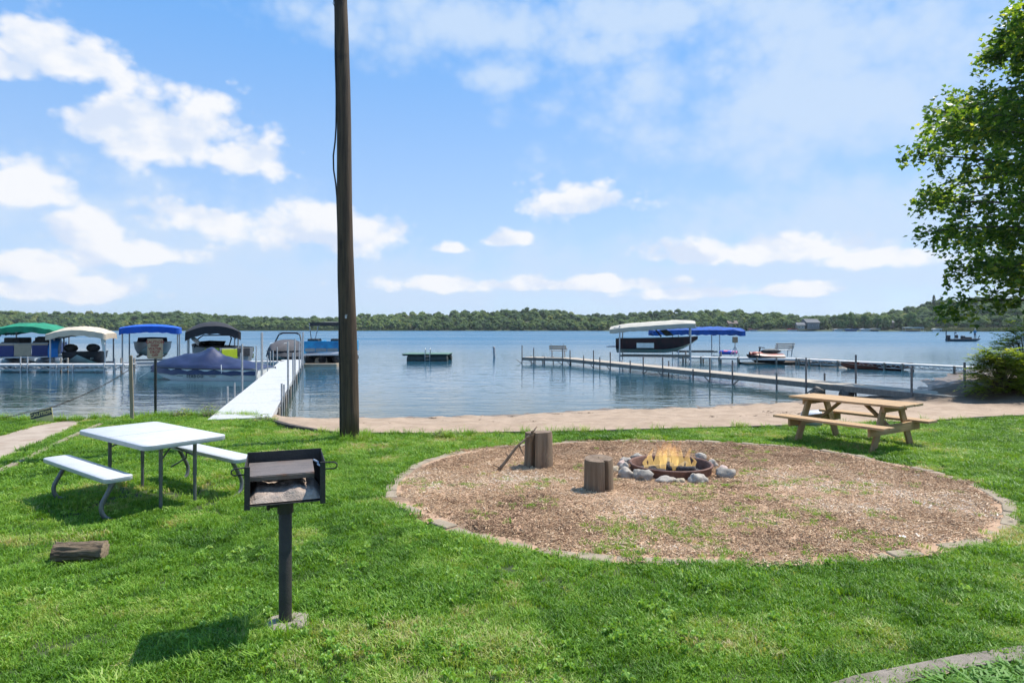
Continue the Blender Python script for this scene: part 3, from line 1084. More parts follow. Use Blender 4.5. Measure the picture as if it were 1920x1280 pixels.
for j in range(ny + 1):
    for i in range(nx + 1):
        x, y = -.2 + .4 * i / nx, -.178 + .35 * j / ny
        e = min(1, (i / 6)) * min(1, (nx - i) / 6) * min(1, j / 5)
        hgt = .010 + e * (.034 + .02 * j / ny + .030 * mnoise.fractal(Vector((x * 7, y * 7, 3)), 1, 2, 3) + .013 * abs(mnoise.fractal(Vector((x * 14, y * 48, 1)), 1, 2, 3)))
        mb.v.append((x, y, Z0 + .004 + max(.004, hgt)))
mb.f = [(j * (nx + 1) + i, j * (nx + 1) + i + 1, (j + 1) * (nx + 1) + i + 1, (j + 1) * (nx + 1) + i) for j in range(ny) for i in range(nx)]
m_ash = pmat('wood_ash', (0.46, 0.37, 0.30), (0.30, 0.235, 0.19), 22, 1.0, 1.0, 120, c3=(0.16, 0.12, 0.095), scale3=26, thr3=(.62, .7))
part('ash', mb, m_ash, gr, smooth='all')
mb = MB()
for i in range(11):
    a = 6.283 * i / 11
    mb.blob((.085 * math.cos(a) * random.uniform(.6, 1.2), .085 * math.sin(a) * random.uniform(.6, 1.3), .012), (.055, .05, .022), 2, .3, 2, i)
part('concrete_footing', mb, pmat('crumbled_concrete', (.36, .31, .25), (.25, .21, .165), 20, .95, .8, 90), gr, smooth='all')

# ------------------------------------------------------------------ white folding table and its two benches
ta = math.atan2(-.97, 1.29)
tz = G(-3.87, 6.86)


def rounded(L, W, r, n=5):
    out = []
    for sx, sy, a0 in ((1, 1, 0), (-1, 1, 90), (-1, -1, 180), (1, -1, 270)):
        for k in range(n + 1):
            a = R(a0 + 90 * k / n)
            out.append((sx * (L / 2 - r) + r * math.cos(a), sy * (W / 2 - r) + r * math.sin(a)))
    return out


def slab(L, W, r, z0, z1):
    mb = MB()
    e = .006
    mb.loft([[(x, y, z) for x, y in rounded(L - q * 2, W - q * 2, r)] for z, q in ((z0, .004), (z0 + e, 0), (z1 - e, 0), (z1, e))])
    return mb


ft = thing('folding_table', 'white plastic folding table with grey steel legs on the lawn', 'table', (-3.87, 6.86, tz), ta)
tt_ = part('table_top', slab(1.62, .82, .07, .655, .705), m_white, ft, smooth=True)
part('fold_seam', MB().box((0, 0, .7052), (.006, .81, .001)), m_graymetal, tt_)
for sx in (-1, 1):
    for sy in (-1, 1):
        x, y = sx * .60, sy * .17
        mb = MB().tube([(x, y, .655), (x, y, .30), (x, y, .299), (x, y, -.01)], [.019, .019, .0165, .0165], 12)
        part('leg', mb, m_graymetal, ft, smooth=True)
    x = sx * .60
    mb = MB().tube([(x, -.17, .50), (x - sx * .12, -.02, .60), (x - sx * .16, 0, .65)], .009, 8).tube([(x, .17, .50), (x - sx * .12, .02, .60)], .009, 8)
    part('brace', mb, m_graymetal, ft, smooth=True)
for side, lab in ((-1, 'white plastic folding bench on the near side of the white table'), (1, 'white plastic folding bench on the lake side of the white table')):
    ny_ = Vector((-math.sin(ta), math.cos(ta)))
    bx_, by_ = -3.87 + ny_.x * .62 * side, 6.86 + ny_.y * .62 * side
    fb = thing('folding_bench', lab, 'bench', (bx_, by_, G(bx_, by_)), ta, 'benches of the white folding table')
    part('seat', slab(1.60, .245, .045, .395, .44), m_white, fb, smooth=True)
    for sx in (-1, 1):
        x = sx * .60
        pts = catmull([Vector((x, side * -.05, .40)), Vector((x - .01, side * .02, .27)), Vector((x - .015, side * .075, .15)), Vector((x, side * .055, .05)), Vector((x + .02, side * -.03, 0.0)), Vector((x + .03, side * -.10, -.005))], 5, False)
        part('leg', MB().tube(pts, .021, 10), m_graymetal, fb, smooth='all')
    if side == 1:
        part('brace', MB().tube([(-.60, 0, .25), (-.40, -.05, .30), (-.33, -.08, .39)], .009, 8).tube([(-.40, -.05, .30), (-.62, -.12, .18)], .009, 8), m_graymetal, fb, smooth='all')

# ------------------------------------------------------------------ wooden picnic table
m_pine = [woodmat('pine_%s' % k, a, b_, c, 0, 1.4) for k, a, b_, c in (
    ('a', (.42, .25, .115), (.52, .33, .17), (.33, .205, .11)), ('b', (.45, .285, .14), (.38, .235, .115), (.30, .185, .10)), ('c', (.48, .31, .16), (.41, .26, .13), (.33, .215, .12)))]
m_pinedark = [woodmat('pine_frame_%s' % k, a, b_, c, 0, 1.6) for k, a, b_, c in (('a', (.34, .20, .085), (.44, .28, .13), (.22, .13, .06)), ('b', (.38, .23, .10), (.30, .18, .08), (.2, .12, .06)))]
pc = Vector((5.62, 10.55))
pa = R(-57)
pt = thing('picnic_table', 'pine picnic table with attached plank seats near the beach', 'picnic table', (pc.x, pc.y, G(pc.x, pc.y) - .01), pa)


def plank(name, c, s, rot, mat, parent, bev=.005):
    """a board whose grain follows its own long side"""
    o = part(name, MB().box((0, 0, 0), s), mat, parent, bevel=bev, seg=2)
    o.location = c
    o.rotation_euler = rot
    return o


for i in range(5):
    y = -.30 + .15 * i
    plank('top_plank', (random.uniform(-.008, .008), y, .735), (1.83, .139, .038), (random.uniform(-.006, .006), 0, 0), m_pine[i % 3], pt)
for s in (-1, 1):
    for q, yy_ in enumerate((.60, .745)):
        plank('seat_plank', (random.uniform(-.01, .01), s * yy_, .435), (1.83, .139, .038), (random.uniform(-.008, .008), 0, 0), m_pine[(q + s) % 3], pt)
for sx in (-1, 1):
    x = sx * .62
    for sy in (-1, 1):
        a, b_ = Vector((x, sy * .58, 0.02)), Vector((x, sy * .24, .715))
        d = (b_ - a)
        o = plank('leg', (a + b_) / 2, (d.length, .139, .038), (0, 0, 0), m_pinedark[sx > 0], pt)
        ex = d.normalized(); ez = Vector((1, 0, 0)); ey = ez.cross(ex)
        o.rotation_euler = Matrix((ex, ey, ez)).transposed().to_euler()
    plank('seat_support', (x + sx * .0385, 0, .36), (1.52, .038, .139), (0, 0, R(90)), m_pinedark[0], pt)
    plank('top_cleat', (x + sx * .0385, 0, .67), (.70, .038, .088), (0, 0, R(90)), m_pinedark[1], pt)
    a, b_ = Vector((x + sx * .0, 0, .33)), Vector((x - sx * .42, 0, .70))
    o = plank('diagonal_brace', (a + b_) / 2, ((b_ - a).length, .088, .038), (0, 0, 0), m_pinedark[1], pt)
    ex = (b_ - a).normalized(); ey = Vector((0, 1, 0)); ez = ex.cross(ey)
    o.rotation_euler = Matrix((ex, ey, ez)).transposed().to_euler()

bp = lawn(1521, 804)
mb = MB()
tub = thing('plastic_tub', 'white plastic tub lying on the sand behind the picnic table', 'tub', (bp.x, bp.y + .35, G(bp.x, bp.y + .35) + .17), R(15))
mb.lathe([(.145, 0), (.15, .01), (.17, .30), (.178, .30), (.178, .315), (.163, .315), (.14, .03), (.01, .02)], 26)
part('tub_body', mb, m_white, tub, smooth=True, rot=(R(90), 0, R(70)))

# ------------------------------------------------------------------ fire pit: steel ring, stones, burning wood, flames
m_rust = pmat('rusty_steel', (0.13, 0.062, 0.042), (0.20, 0.105, 0.075), 9, 0.7, 0.5, 60, metal=0.25, c3=(0.06, 0.035, 0.03), scale3=5)
m_char = pmat('charred_wood', (0.02, 0.018, 0.017), (0.10, 0.09, 0.085), 16, 0.9, 1.0, 60)
FC = Vector((2.02, 8.15, G(2.02, 8.15)))
fr = thing('fire_ring', 'rusty brown steel fire ring sunk in the wood chips', 'fire ring', FC)
mb = MB().lathe([(.475, .0), (.485, .13), (.50, .145), (.515, .145), (.525, .135), (.515, .12), (.505, .10), (.495, -.03)], 48, cap=False)
part('ring_wall', mb, m_rust, fr, smooth='all')
part('ash_floor', MB().lathe([(.49, .02), (.3, .035), (.01, .05)], 30, cap=False), m_char, fr, smooth='all')
ROCK = {}
for k, a, b_ in (('pale', (.43, .375, .31), (.31, .265, .215)), ('grey', (.24, .215, .18), (.34, .30, .25)), ('pink', (.50, .37, .31), (.38, .28, .235)), ('tan', (.46, .38, .26), (.34, .27, .18))):
    ROCK[k] = pmat('fieldstone_' + k, a, b_, 6, .85, .8, 45, c3=(.20, .18, .155), scale3=11, thr3=(.56, .7))
stones = [((1174, 900), .105, .105, .10, 'pale', 'round pale boulder beside the nearer stump at the fire ring'),
          ((1199, 902), .085, .085, .085, 'grey', 'small grey boulder wedged between the round pale one and the big grey one'),
          ((1222, 902), .115, .10, .095, 'grey', 'big grey boulder in front of the fire ring on the left'),
          ((1253, 905), .135, .09, .068, 'pale', 'low flat pale boulder in the middle front of the fire ring'),
          ((1277, 909), .07, .05, .048, 'tan', 'small square tan stone lying in front of the other ring stones'),
          ((1300, 905), .135, .10, .085, 'pale', 'wide pale boulder right of the small tan stone'),
          ((1338, 897), .135, .11, .095, 'grey', 'large speckled grey boulder at the right front of the fire ring'),
          ((1358, 892), .09, .09, .08, 'pink', 'pinkish boulder at the far right of the fire ring'),
          ((1338, 879), .075, .07, .075, 'pale', 'small pale stone behind the speckled boulder at the ring'),
          ((1316, 866), .085, .08, .09, 'pale', 'pale stone behind the right back of the fire ring'),
          ((1196, 866), .12, .08, .075, 'grey', 'flat grey stone behind the left back of the fire ring'),
          ((1177, 873), .10, .08, .075, 'pale', 'pale flat stone left of the fire ring behind the pink one'),
          ((1167, 884), .075, .07, .10, 'pink', 'pinkish upright stone left of the fire ring'),
          ((1186, 890), .07, .06, .10, 'pale', 'narrow pale stone leaning on the left of the steel ring'),
          ((1154, 890), .07, .06, .07, 'tan', 'brownish stone half hidden behind the nearer stump')]
for i, ((px, py), a, b_, c, km, lab) in enumerate(stones):
    p = lawn(px, py)
    v = Vector((p.x - FC.x, p.y + b_ * .6 - FC.y))
    rmin = .535 + (a * abs(v.x) + b_ * abs(v.y)) / max(v.length, .01) * .82
    if v.length < rmin:
        v = v.normalized() * rmin
    p = Vector((FC.x + v.x, FC.y + v.y))
    a, b_, c = a * .86, b_ * .86, c * .84
    mb = MB().blob((0, 0, c * .62), (a, b_, c), 3, .42, 1.25, i * 3 + 2, flat=-c * .8)
    o = part('boulder', mb, ROCK[km], smooth='all', loc=(p.x, p.y, G(p.x, p.y) + .01), rot=(0, 0, random.uniform(-.3, .3)))
    tag(o, lab, 'boulder', 'stones around the fire ring')

fw = [((-.14, .02, .07), .38, 12, .045), ((.10, -.05, .075), .40, -35, .04), ((.0, .12, .09), .36, 80, .042), ((.16, .1, .07), .3, 50, .035), ((-.2, -.1, .06), .28, -60, .035)]
for i, (c, L, a, r) in enumerate(fw):
    d = Vector((math.cos(R(a)), math.sin(R(a)), .12))
    pts = [Vector((0, 0, 0)) + d * L * (t - .5) for t in (0, .25, .5, .75, 1)]
    o = part('firewood', MB().tube(pts, [r * random.uniform(.8, 1.1) for _ in pts], 9), m_char, smooth='all', loc=FC + Vector(c))
    tag(o, 'charred black log burning inside the fire ring', 'firewood', 'logs in the fire')


def flamemat():
    m = bpy.data.materials.new('flame')
    m.use_nodes = True
    nt = m.node_tree
    nt.nodes.clear()
    T = NT(nt)
    out = T.new('ShaderNodeOutputMaterial')
    tc = T.new('ShaderNodeTexCoord')
    sp = T.new('ShaderNodeSeparateXYZ')
    T.put(sp.inputs[0], tc.outputs['Object'])
    n = T.noise(T.vmath('MULTIPLY', tc.outputs['Object'], (1, 1, .45)), 14, 5, .6, .8)
    h = T.smooth(sp.outputs[2], 0.05, .48)
    heat = T.math('SUBTRACT', T.math('ADD', n, .25), T.math('MULTIPLY', h, .55))
    col = T.mix(T.smooth(heat, .2, .75), (1.0, .22, .04), (1.0, .68, .24))
    em = T.new('ShaderNodeEmission')
    T.put(em.inputs[0], col)
    em.inputs[1].default_value = 1.1
    tr = T.new('ShaderNodeBsdfTransparent')
    mx = T.new('ShaderNodeMixShader')
    T.put(mx.inputs[0], T.math('MULTIPLY', T.smooth(heat, .26, .80), .21))
    T.put(mx.inputs[1], tr.outputs[0])
    T.put(mx.inputs[2], em.outputs[0])
    T.put(out.inputs[0], mx.outputs[0])
    return m


m_flame = flamemat()
fl = thing('camp_fire', 'orange and yellow flames rising from the fire ring', 'fire', FC + Vector((0, 0, .06)))
for i, (x, y, h, w) in enumerate(((-.16, .0, .40, .07), (-.07, .06, .52, .08), (.03, -.03, .50, .085), (.13, .05, .44, .075), (-.24, .05, .30, .06), (.22, -.02, .32, .06), (.0, .14, .42, .07), (.30, .02, .18, .04), (-.32, -.03, .2, .045), (.08, .12, .36, .06), (-.11, -.09, .34, .06))):
    rs = random.Random(300 + i)
    ph = rs.uniform(0, 6)
    rings = []
    for j in range(13):
        t = j / 12
        r = .62 * w * (math.sin(math.pi * min(1, .25 + .75 * t)) ** .8) * (1 - .35 * t) + .002
        cxy = Vector((x + .035 * math.sin(ph + 7 * t) * t, y + .03 * math.cos(ph + 5 * t) * t, h * t))
        cxy.z *= .86
        rings.append([cxy + Vector((r * math.cos(6.283 * k / 10) * (1 + .3 * math.sin(3 * k + 9 * t + ph)), r * .8 * math.sin(6.283 * k / 10), 0)) for k in range(10)])
    part('flame', MB().loft(rings), m_flame, fl, smooth='all')

# ------------------------------------------------------------------ stumps, stick, log
m_stump = woodmat('grey_brown_log', (.13, .085, .05), (.25, .18, .115), (.07, .045, .03), 2, 2.0)
m_cut = pmat('weathered_cut_end', (.24, .17, .11), (.15, .10, .065), 14, .9, .8, 50, c3=(.08, .055, .04), scale3=8)


def stump(label, px, py, r, h, seed, crack):
    p = lawn(px, py)
    t = thing('log_stump', label, 'stump', (p.x, p.y + r * .8, G(p.x, p.y + r) + .005))
    n, rings = 40, []
    for j in range(9):
        z = -.02 + (h + .02) * j / 8
        rg = []
        for k in range(n):
            a = 6.283 * k / n
            q = r * (1 + .05 * mnoise.noise(Vector((math.cos(a) * 1.5, math.sin(a) * 1.5, z * .5 + seed))) + .018 * mnoise.noise(Vector((math.cos(a) * 9, math.sin(a) * 9, z * 1.2 + seed))) + .04 * (1 - j / 8))
            if abs(k - crack) <= 1:
                q *= .55 if k == crack else .985
            if j == 8:
                q *= .975
            rg.append((q * math.cos(a), q * math.sin(a), z + (.012 * math.cos(a + seed) if j == 8 else 0)))
        rings.append(rg)
    part('bark_side', MB().loft(rings, True, False), m_stump, t, smooth=True)
    top = MB()
    top.loft([[(x * f, y * f, z + .003 + dz) for x, y, z in rings[-1]] for f, dz in ((1, 0), (.9, .002), (.5, .004), (.02, .003))], True, True)
    part('cut_top', top, m_cut, t, smooth=True)
    return t


stump('taller split log stump with a stick leaning on it', 1011, 881, .185, .475, 1.0, 27)
stump('shorter log stump in front of the fire ring stones', 1125, 926, .162, .365, 5.0, 33)
a_, b_ = lawn(933, 886), None
p1 = Vector((a_.x, a_.y, a_.z + .02))
sx_ = Vector((.36 - .20, 8.47, 0))
p2 = atd(1006, 797, 8.42)
stick = thing('leaning_stick', 'thin bare branch leaning against the taller stump', 'branch', p1)
d = p2 - p1
pts = [d * t + Vector((.012 * math.sin(9 * t), .012 * math.cos(7 * t), .018 * math.sin(5 * t))) for t in np.linspace(0, 1, 12)]
part('main_stem', MB().tube(pts, [.024 - .014 * t for t in np.linspace(0, 1, 12)], 8), m_stump, stick, smooth='all')
for t, v in ((.08, (-.10, -.02, .03)), (.30, (-.05, .0, .05)), (.55, (.06, -.02, -.13)), (.72, (.10, -.03, .04)), (.85, (.05, .0, .02))):
    q = d * t
    part('twig', MB().tube([q, q + Vector(v) * .6, q + Vector(v) + Vector((0, 0, .01))], [.010, .007, .003], 6), m_stump, stick, smooth='all')

m_bark = pmat('ridged_bark', (.07, .048, .03), (.20, .145, .09), 5, .95, 1.0, 12, stretch=(1, 7, 7), detail=8)
p = lawn(140, 1056)
lg = thing('cut_log', 'short cut log with rough bark lying on the lawn', 'log', (p.x, p.y + .06, G(p.x, p.y) + .068), R(9))
rings = []
for j in range(25):
    x = -.175 + .35 * j / 24
    rg = []
    for k in range(44):
        a = 6.283 * k / 44
        q = .073 * (1 + .05 * math.sin(2 * a + x * 3)) + .009 * mnoise.fractal(Vector((x * 9, math.cos(a) * 4.5, math.sin(a) * 4.5)), 1, 2, 3)
        q -= .013 * max(0, math.sin(13 * a + 5 * mnoise.noise(Vector((x * 12, a, 0)))))
        rg.append((x, q * math.cos(a), q * math.sin(a)))
    rings.append(rg)
part('bark', MB().loft(rings, True, False), m_bark, lg, smooth='all')
m_fresh = pmat('pale_cut_end', (.30, .22, .14), (.20, .14, .085), 22, .9, .8, 60)
for e in (0, -1):
    part('cut_end', MB().loft([[(x + (.002 if e else -.002) * f, y * f2, z * f2) for x, y, z in rings[e]] for f, f2 in ((0, .99), (1, .9), (1.5, .02))], True, True), m_fresh, lg, smooth=True)

# ------------------------------------------------------------------ edgings
mb = MB()
ep = [(-5.35, 14.05)] + [(x, y) for x, y in EDGE if -5.2 <= x <= 20]
ep = catmull([Vector((x, y, 0)) for x, y in ep], 5, False)
rings = []
for i, p in enumerate(ep):
    d = (ep[min(i + 1, len(ep) - 1)] - ep[max(i - 1, 0)]).normalized()
    nn = Vector((-d.y, d.x, 0))
    z = G(p.x, p.y - .05)
    hh = .045 + .045 * math.exp(-((p.x + 4.4) / 1.0) ** 2)
    ww = .02 + .03 * math.exp(-((p.x + 4.4) / 1.0) ** 2)
    rings.append([p + nn * ww + Vector((0, 0, z - .1)), p + nn * ww + Vector((0, 0, z + hh)), p - nn * ww + Vector((0, 0, z + hh)), p - nn * ww + Vector((0, 0, z - .1))])
tag(part('beach_edging', MB().loft(rings), m_rubber), 'black edging strip between the lawn and the sand beach', 'edging')
mb = MB()
ep = [lawn(*q) for q in ((-140, 952), (-60, 915), (0, 887), (60, 858), (110, 833), (150, 814), (190, 797))]
rings = []
for i, p in enumerate(ep):
    d = (ep[min(i + 1, len(ep) - 1)] - ep[max(i - 1, 0)]).normalized()
    nn = Vector((-d.y, d.x, 0)) * .045
    rings.append([p + nn + Vector((0, 0, -.1)), p + nn + Vector((0, 0, .045)), p - nn + Vector((0, 0, .045)), p - nn + Vector((0, 0, -.1))])
tag(part('timber_edging', MB().loft(rings), pmat('weathered_timber', (.30, .25, .17), (.22, .175, .115), 6, .9, .8, 30)), 'weathered timber edging beside the slab path on the left', 'edging')

# ------------------------------------------------------------------ posts and signs by the water
m_signpost = pmat('dark_green_channel', (.02, .022, .02), (.035, .035, .03), 12, .55, metal=.3)
p = lawn(291, 779)
sg = thing('warning_sign', 'tan sign on a black post reading caution deep water drop off', 'sign', (p.x, p.y, p.z - .02), R(2))
hgt = (779 - 634) / FPX * p.y
mb = MB()
mb.box((0, 0, hgt / 2 - .15), (.038, .012, hgt + .2)).box((-.022, .012, hgt / 2 - .15), (.008, .028, hgt + .2)).box((.022, .012, hgt / 2 - .15), (.008, .028, hgt + .2))
part('sign_post', mb, m_signpost, sg, bevel=.002)
m_signtan = pmat('faded_sign', (.50, .40, .28), (.43, .335, .23), 9, .6, .2, 60)
m_red = pmat('sign_red', (.26, .035, .03))
pw, ph = .355, .46
pz = hgt - ph / 2 + .01
pl_ = MB()
pl_.loft([[(x, -.010, z + pz) for x, z in rounded(pw, ph, .03)], [(x, -.013, z + pz) for x, z in rounded(pw, ph, .03)]])
panel = part('sign_panel', pl_, m_signtan, sg)
fr_ = MB()
o1, o2 = rounded(pw - .025, ph - .025, .022), rounded(pw - .036, ph - .036, .018)
for k in range(len(o1)):
    q = (k + 1) % len(o1)
    fr_.quad((o1[k][0], -.0138, o1[k][1] + pz), (o1[q][0], -.0138, o1[q][1] + pz), (o2[q][0], -.0138, o2[q][1] + pz), (o2[k][0], -.0138, o2[k][1] + pz))
part('sign_border', fr_, m_red, panel)
for body, dz, sz in (('CAUTION', .150, .088), ('DEEP', .070, .082), ('WATER', -.005, .082), ('DROP', -.08, .082), ('OFF', -.155, .082)):
    part('lettering', text_mesh(body, sz, .004, 1.05), m_red, panel, loc=(0, -.0142, pz + dz), rot=(R(90), 0, 0))

m_greywood = woodmat('grey_post_wood', (.22, .175, .12), (.30, .245, .175), (.15, .115, .08), 2, 2)
p = lawn(248, 790)
hgt = (790 - 666) / FPX * p.y
o = part('wooden_post', MB().loft([[(sx * s, sy * s, z) for sx, sy in ((-1, -1), (1, -1), (1, 1), (-1, 1))] for z, s in ((-.3, .032), (hgt - .01, .030), (hgt, .025))]), m_greywood, loc=p, rot=(0, R(-1.2), .3))
tag(o, 'slim weathered wooden post at the water left of the deep water sign', 'post')
WP = p + Vector((0, 0, hgt * .75))
# chain
mb = MB()
sgn_c = lawn(80, 797)
chain_px = [(-160, 796, 13.3), (0, 783, 13.5), (57, 771, 13.55), (97, 763, 13.6), (130, 751, 13.6), (165, 736, 13.62), (205, 716, 13.64), (247, 690, 13.66)]
cp = catmull([atd(a, b_, d_) for a, b_, d_ in chain_px], 24, False)
arc, last = 0, None
for i in range(len(cp) - 1):
    a, b_ = cp[i], cp[i + 1]
    d = (b_ - a).normalized()
    s = Vector((0, 0, 1)) if i % 2 else d.cross(Vector((0, 0, 1)))
    s = (s - d * s.dot(d)).normalized() * .013
    L = (b_ - a).length
    pts = [a - d * L * .12, a + s + d * L * .1, b_ + s - d * L * .1, b_ + d * L * .12, b_ - s - d * L * .1, a - s + d * L * .1, a - d * L * .12]
    mb.tube(pts, .0036, 4, False)
tag(part('chain', mb, pmat('rusted_chain', (.06, .045, .035), (.12, .085, .06), 20, .7, metal=.4)), 'sagging rusty chain running from the wooden post out to the left', 'chain')
c0 = atd(78.5, 783, 13.5)
cs = thing('caution_sign', 'yellow caution sign hanging crooked from the chain above the grass', 'sign', c0)
cs.rotation_euler = (R(-12), R(-15), R(4))
m_yel = pmat('faded_yellow_sign', (.74, .58, .20), (.62, .49, .19), 7, .6, .2, 50)
part('sign_panel', MB().box((0, 0, 0), (.46, .008, .33)), m_yel, cs, bevel=.001)
part('black_band', MB().box((0, -.0052, .085), (.44, .002, .14)), m_black, cs)
part('lettering', text_mesh('CAUTION', .104, .003, 1.0), m_yel, cs, loc=(0, -.0068, .085), rot=(R(90), 0, 0))

# flowering weeds and taller plants by the dock
g_plant = leafmat('shore_plant_leaf', [(0, (.09, .17, .03)), (.6, (.20, .28, .05)), (1, (.42, .38, .10))], .35, .5, inst=False)


def leafy(name, label, cat, loc, n, rad, h, leaf, seed, group=None, droop=.3, mat=None, stems=True):
    """a small plant: stems with many separate leaves"""
    rs = random.Random(seed)
    t = thing(name, label, cat, loc, 0, group)
    mb, st, tint = MB(), MB(), []
    for i in range(n):
        a, r = rs.uniform(0, 6.283), rad * math.sqrt(rs.random())
        hh = h * rs.uniform(.25, 1) * (1 - .4 * r / rad)
        p = Vector((r * math.cos(a), r * math.sin(a), hh))
        th = a + rs.uniform(-.9, .9)
        L = leaf * rs.uniform(.6, 1.3)
        dd = Vector((math.cos(th), math.sin(th), rs.uniform(-.4, .7) - droop)).normalized()
        s = dd.cross(Vector((0, 0, 1))).normalized() * L * .28
        mb.add([p, p + dd * L * .5 + s, p + dd * L, p + dd * L * .5 - s], [(0, 1, 2), (0, 2, 3)])
        tint += [rs.gauss(.5, .22)] * 4
        if stems and i % 4 == 0:
            st.tube([(p.x * .3, p.y * .3, -.02), (p.x * .7, p.y * .7, hh * .6), tuple(p)], [.005, .004, .002], 4)
    o = part('foliage', mb, mat or g_plant, t)
    at_ = o.data.attributes.new('tint', 'FLOAT', 'POINT')
    at_.data.foreach_set('value', np.clip(tint, 0, 1).astype(np.float32))
    if st.v:
        part('stem', st, m_greywood, t)
    return t


q = lawn(340, 783)
leafy('shore_weed', 'leafy yellow-green weed on the bank between sign and dock', 'plant', (q.x, q.y, q.z), 160, .22, .26, .07, 401)
q = lawn(392, 783)
leafy('shore_weed', 'wispy tall weed at the left corner of the white dock', 'plant', (q.x, q.y, q.z), 90, .2, .42, .07, 402)
q = lawn(492, 792)
leafy('shore_weed', 'low pale flowering weed at the right corner of the white dock', 'plant', (q.x, q.y, q.z), 150, .3, .22, .06, 403)
q = lawn(833, 819)
leafy('dandelion_clump', 'yellow-flowered weed clump on the lawn by the beach edging', 'plant', (q.x, q.y, q.z), 190, .25, .14, .07, 404)
g_hosta = leafmat('strap_leaf', [(0, (.07, .18, .02)), (.5, (.13, .29, .04)), (1, (.20, .36, .07))], .35, .55, inst=False)
def strap_plant(label, loc, n, rad, L, seed):
    """tuft of arching strap leaves"""
    rs = random.Random(seed)
    t = thing('border_plant', label, 'plant', loc, 0, 'plants at the concrete walk')
    mb, tint = MB(), []
    for i in range(n):
        a, r = rs.uniform(0, 6.283), rad * math.sqrt(rs.random())
        p = Vector((r * math.cos(a), r * .6 * math.sin(a), 0))
        th = a + rs.gauss(0, .8)
        d = Vector((math.cos(th), math.sin(th), 0))
        s_ = Vector((-d.y, d.x, 0)) * rs.uniform(.003, .007)
        l, up = L * rs.uniform(.6, 1.2), rs.uniform(.35, .8)
        c = [p, p + d * l * .3 + Vector((0, 0, l * up * .6)), p + d * l * .7 + Vector((0, 0, l * up * .75)), p + d * l + Vector((0, 0, l * up * .45))]
        mb.add([c[0] - s_ * .5, c[0] + s_ * .5, c[1] + s_, c[1] - s_, c[2] + s_ * .8, c[2] - s_ * .8, c[3]], [(0, 1, 2, 3), (3, 2, 4, 5), (5, 4, 6)])
        tint += [rs.gauss(.45, .22)] * 7
    o = part('foliage', mb, g_hosta, t)
    a_ = o.data.attributes.new('tint', 'FLOAT', 'POINT')
    a_.data.foreach_set('value', np.clip(tint, 0, 1).astype(np.float32))
    return t


for i, (px, py, lab) in enumerate(((1835, 1285, 'strappy green plant in the lower right corner beyond the concrete walk'), (1925, 1270, 'strappy green plant at the right edge below the concrete walk'))):
    q = lawn(px, py)
    strap_plant(lab, (q.x, q.y - .06, .01), 420, .24, .10, 410 + i)
m_leaf = pmat('dead_leaf', (.34, .24, .15), (.5, .4, .3), 30, .9)
for i, (px, py, lab, mm) in enumerate(((1692, 1015, 'scrap of white paper on the wood chips', m_white), (1896, 982, 'crumpled pale leaf on the right edge pavers', m_leaf), (1778, 1268, 'curled dry leaf on the concrete walk', m_leaf))):
    q = lawn(px, py)
    mb = MB()
    for j in range(4):
        for k in range(3):
            mb.v.append(((j - 1.5) * .016, (k - 1) * .014 * (1 - abs(j - 1.5) * .25), .006 + .012 * math.sin(j * 1.3 + k) ** 2))
    mb.f = [(j * 3 + k, (j + 1) * 3 + k, (j + 1) * 3 + k + 1, j * 3 + k + 1) for j in range(3) for k in range(2)]
    o = part('litter_scrap' if i == 0 else 'fallen_leaf', mb, mm, smooth='all', loc=(q.x, q.y, G(q.x, q.y) + .035), rot=(.1, .1, random.uniform(-.5, .5)))
    tag(o, lab, 'litter' if i == 0 else 'leaf')

# ------------------------------------------------------------------ docks
m_deckwhite = pmat('pale_vinyl_deck', (.50, .50, .49), (.43, .425, .41), 3, .7, .3, 40, stretch=(1, 6, 1), c3=(.36, .34, .30), scale3=2.2, thr3=(.55, .8))
m_deckwood = pmat('sun_bleached_deck', (.43, .365, .285), (.34, .285, .22), 3, .85, .5, 25, stretch=(1, 8, 1))
m_fascia = pmat('grey_dock_frame', (.24, .215, .18), (.17, .15, .125), 4, .8, .4, 30, stretch=(6, 1, 1))
m_postgrey = pmat('weathered_steel_post', (.21, .185, .165), (.14, .12, .105), 9, .65, .3, 40, metal=.3)
m_ink = pmat('navy_lettering', (.03, .035, .07))


def dock(name, label, a, b, width, z, sect, mat_top, mat_side, thick=.14, group=None, truss=False, skip_legs=()):
    """sections of deck laid end to end from a to b (centre line), each its own panel; legs come separately"""
    a, b = Vector((a[0], a[1], 0)), Vector((b[0], b[1], 0))
    L = (b - a).length
    t = thing(name, label, 'dock', (a.x, a.y, z), math.atan2(b.y - a.y, b.x - a.x), group)
    n = max(1, int(round(L / sect)))
    s = L / n
    for i in range(n):
        part('deck_panel', MB().box((s * (i + .5), 0, -.02), (s - .03, width, .04)), mat_top, t, bevel=.004)
    for sy in (-1, 1):
        if truss:
            mb = MB().box((L / 2, sy * (width / 2 - .02), -.06), (L, .04, .045)).box((L / 2, sy * (width / 2 - .02), -.27), (L, .035, .035))
            m = int(L / .5)
            for i in range(m):
                x0, x1 = L * i / m, L * (i + .5) / m
                mb.beam((x0, sy * (width / 2 - .02), -.26), (x1, sy * (width / 2 - .02), -.07), .025, .025)
                mb.beam((x1, sy * (width / 2 - .02), -.07), (L * (i + 1) / m, sy * (width / 2 - .02), -.26), .025, .025)
            part('side_truss', mb, m_alu, t)
        else:
            part('side_beam', MB().box((L / 2, sy * (width / 2 + .012), -thick / 2 - .001), (L, .03, thick)), mat_side, t, bevel=.004)
    return t, L


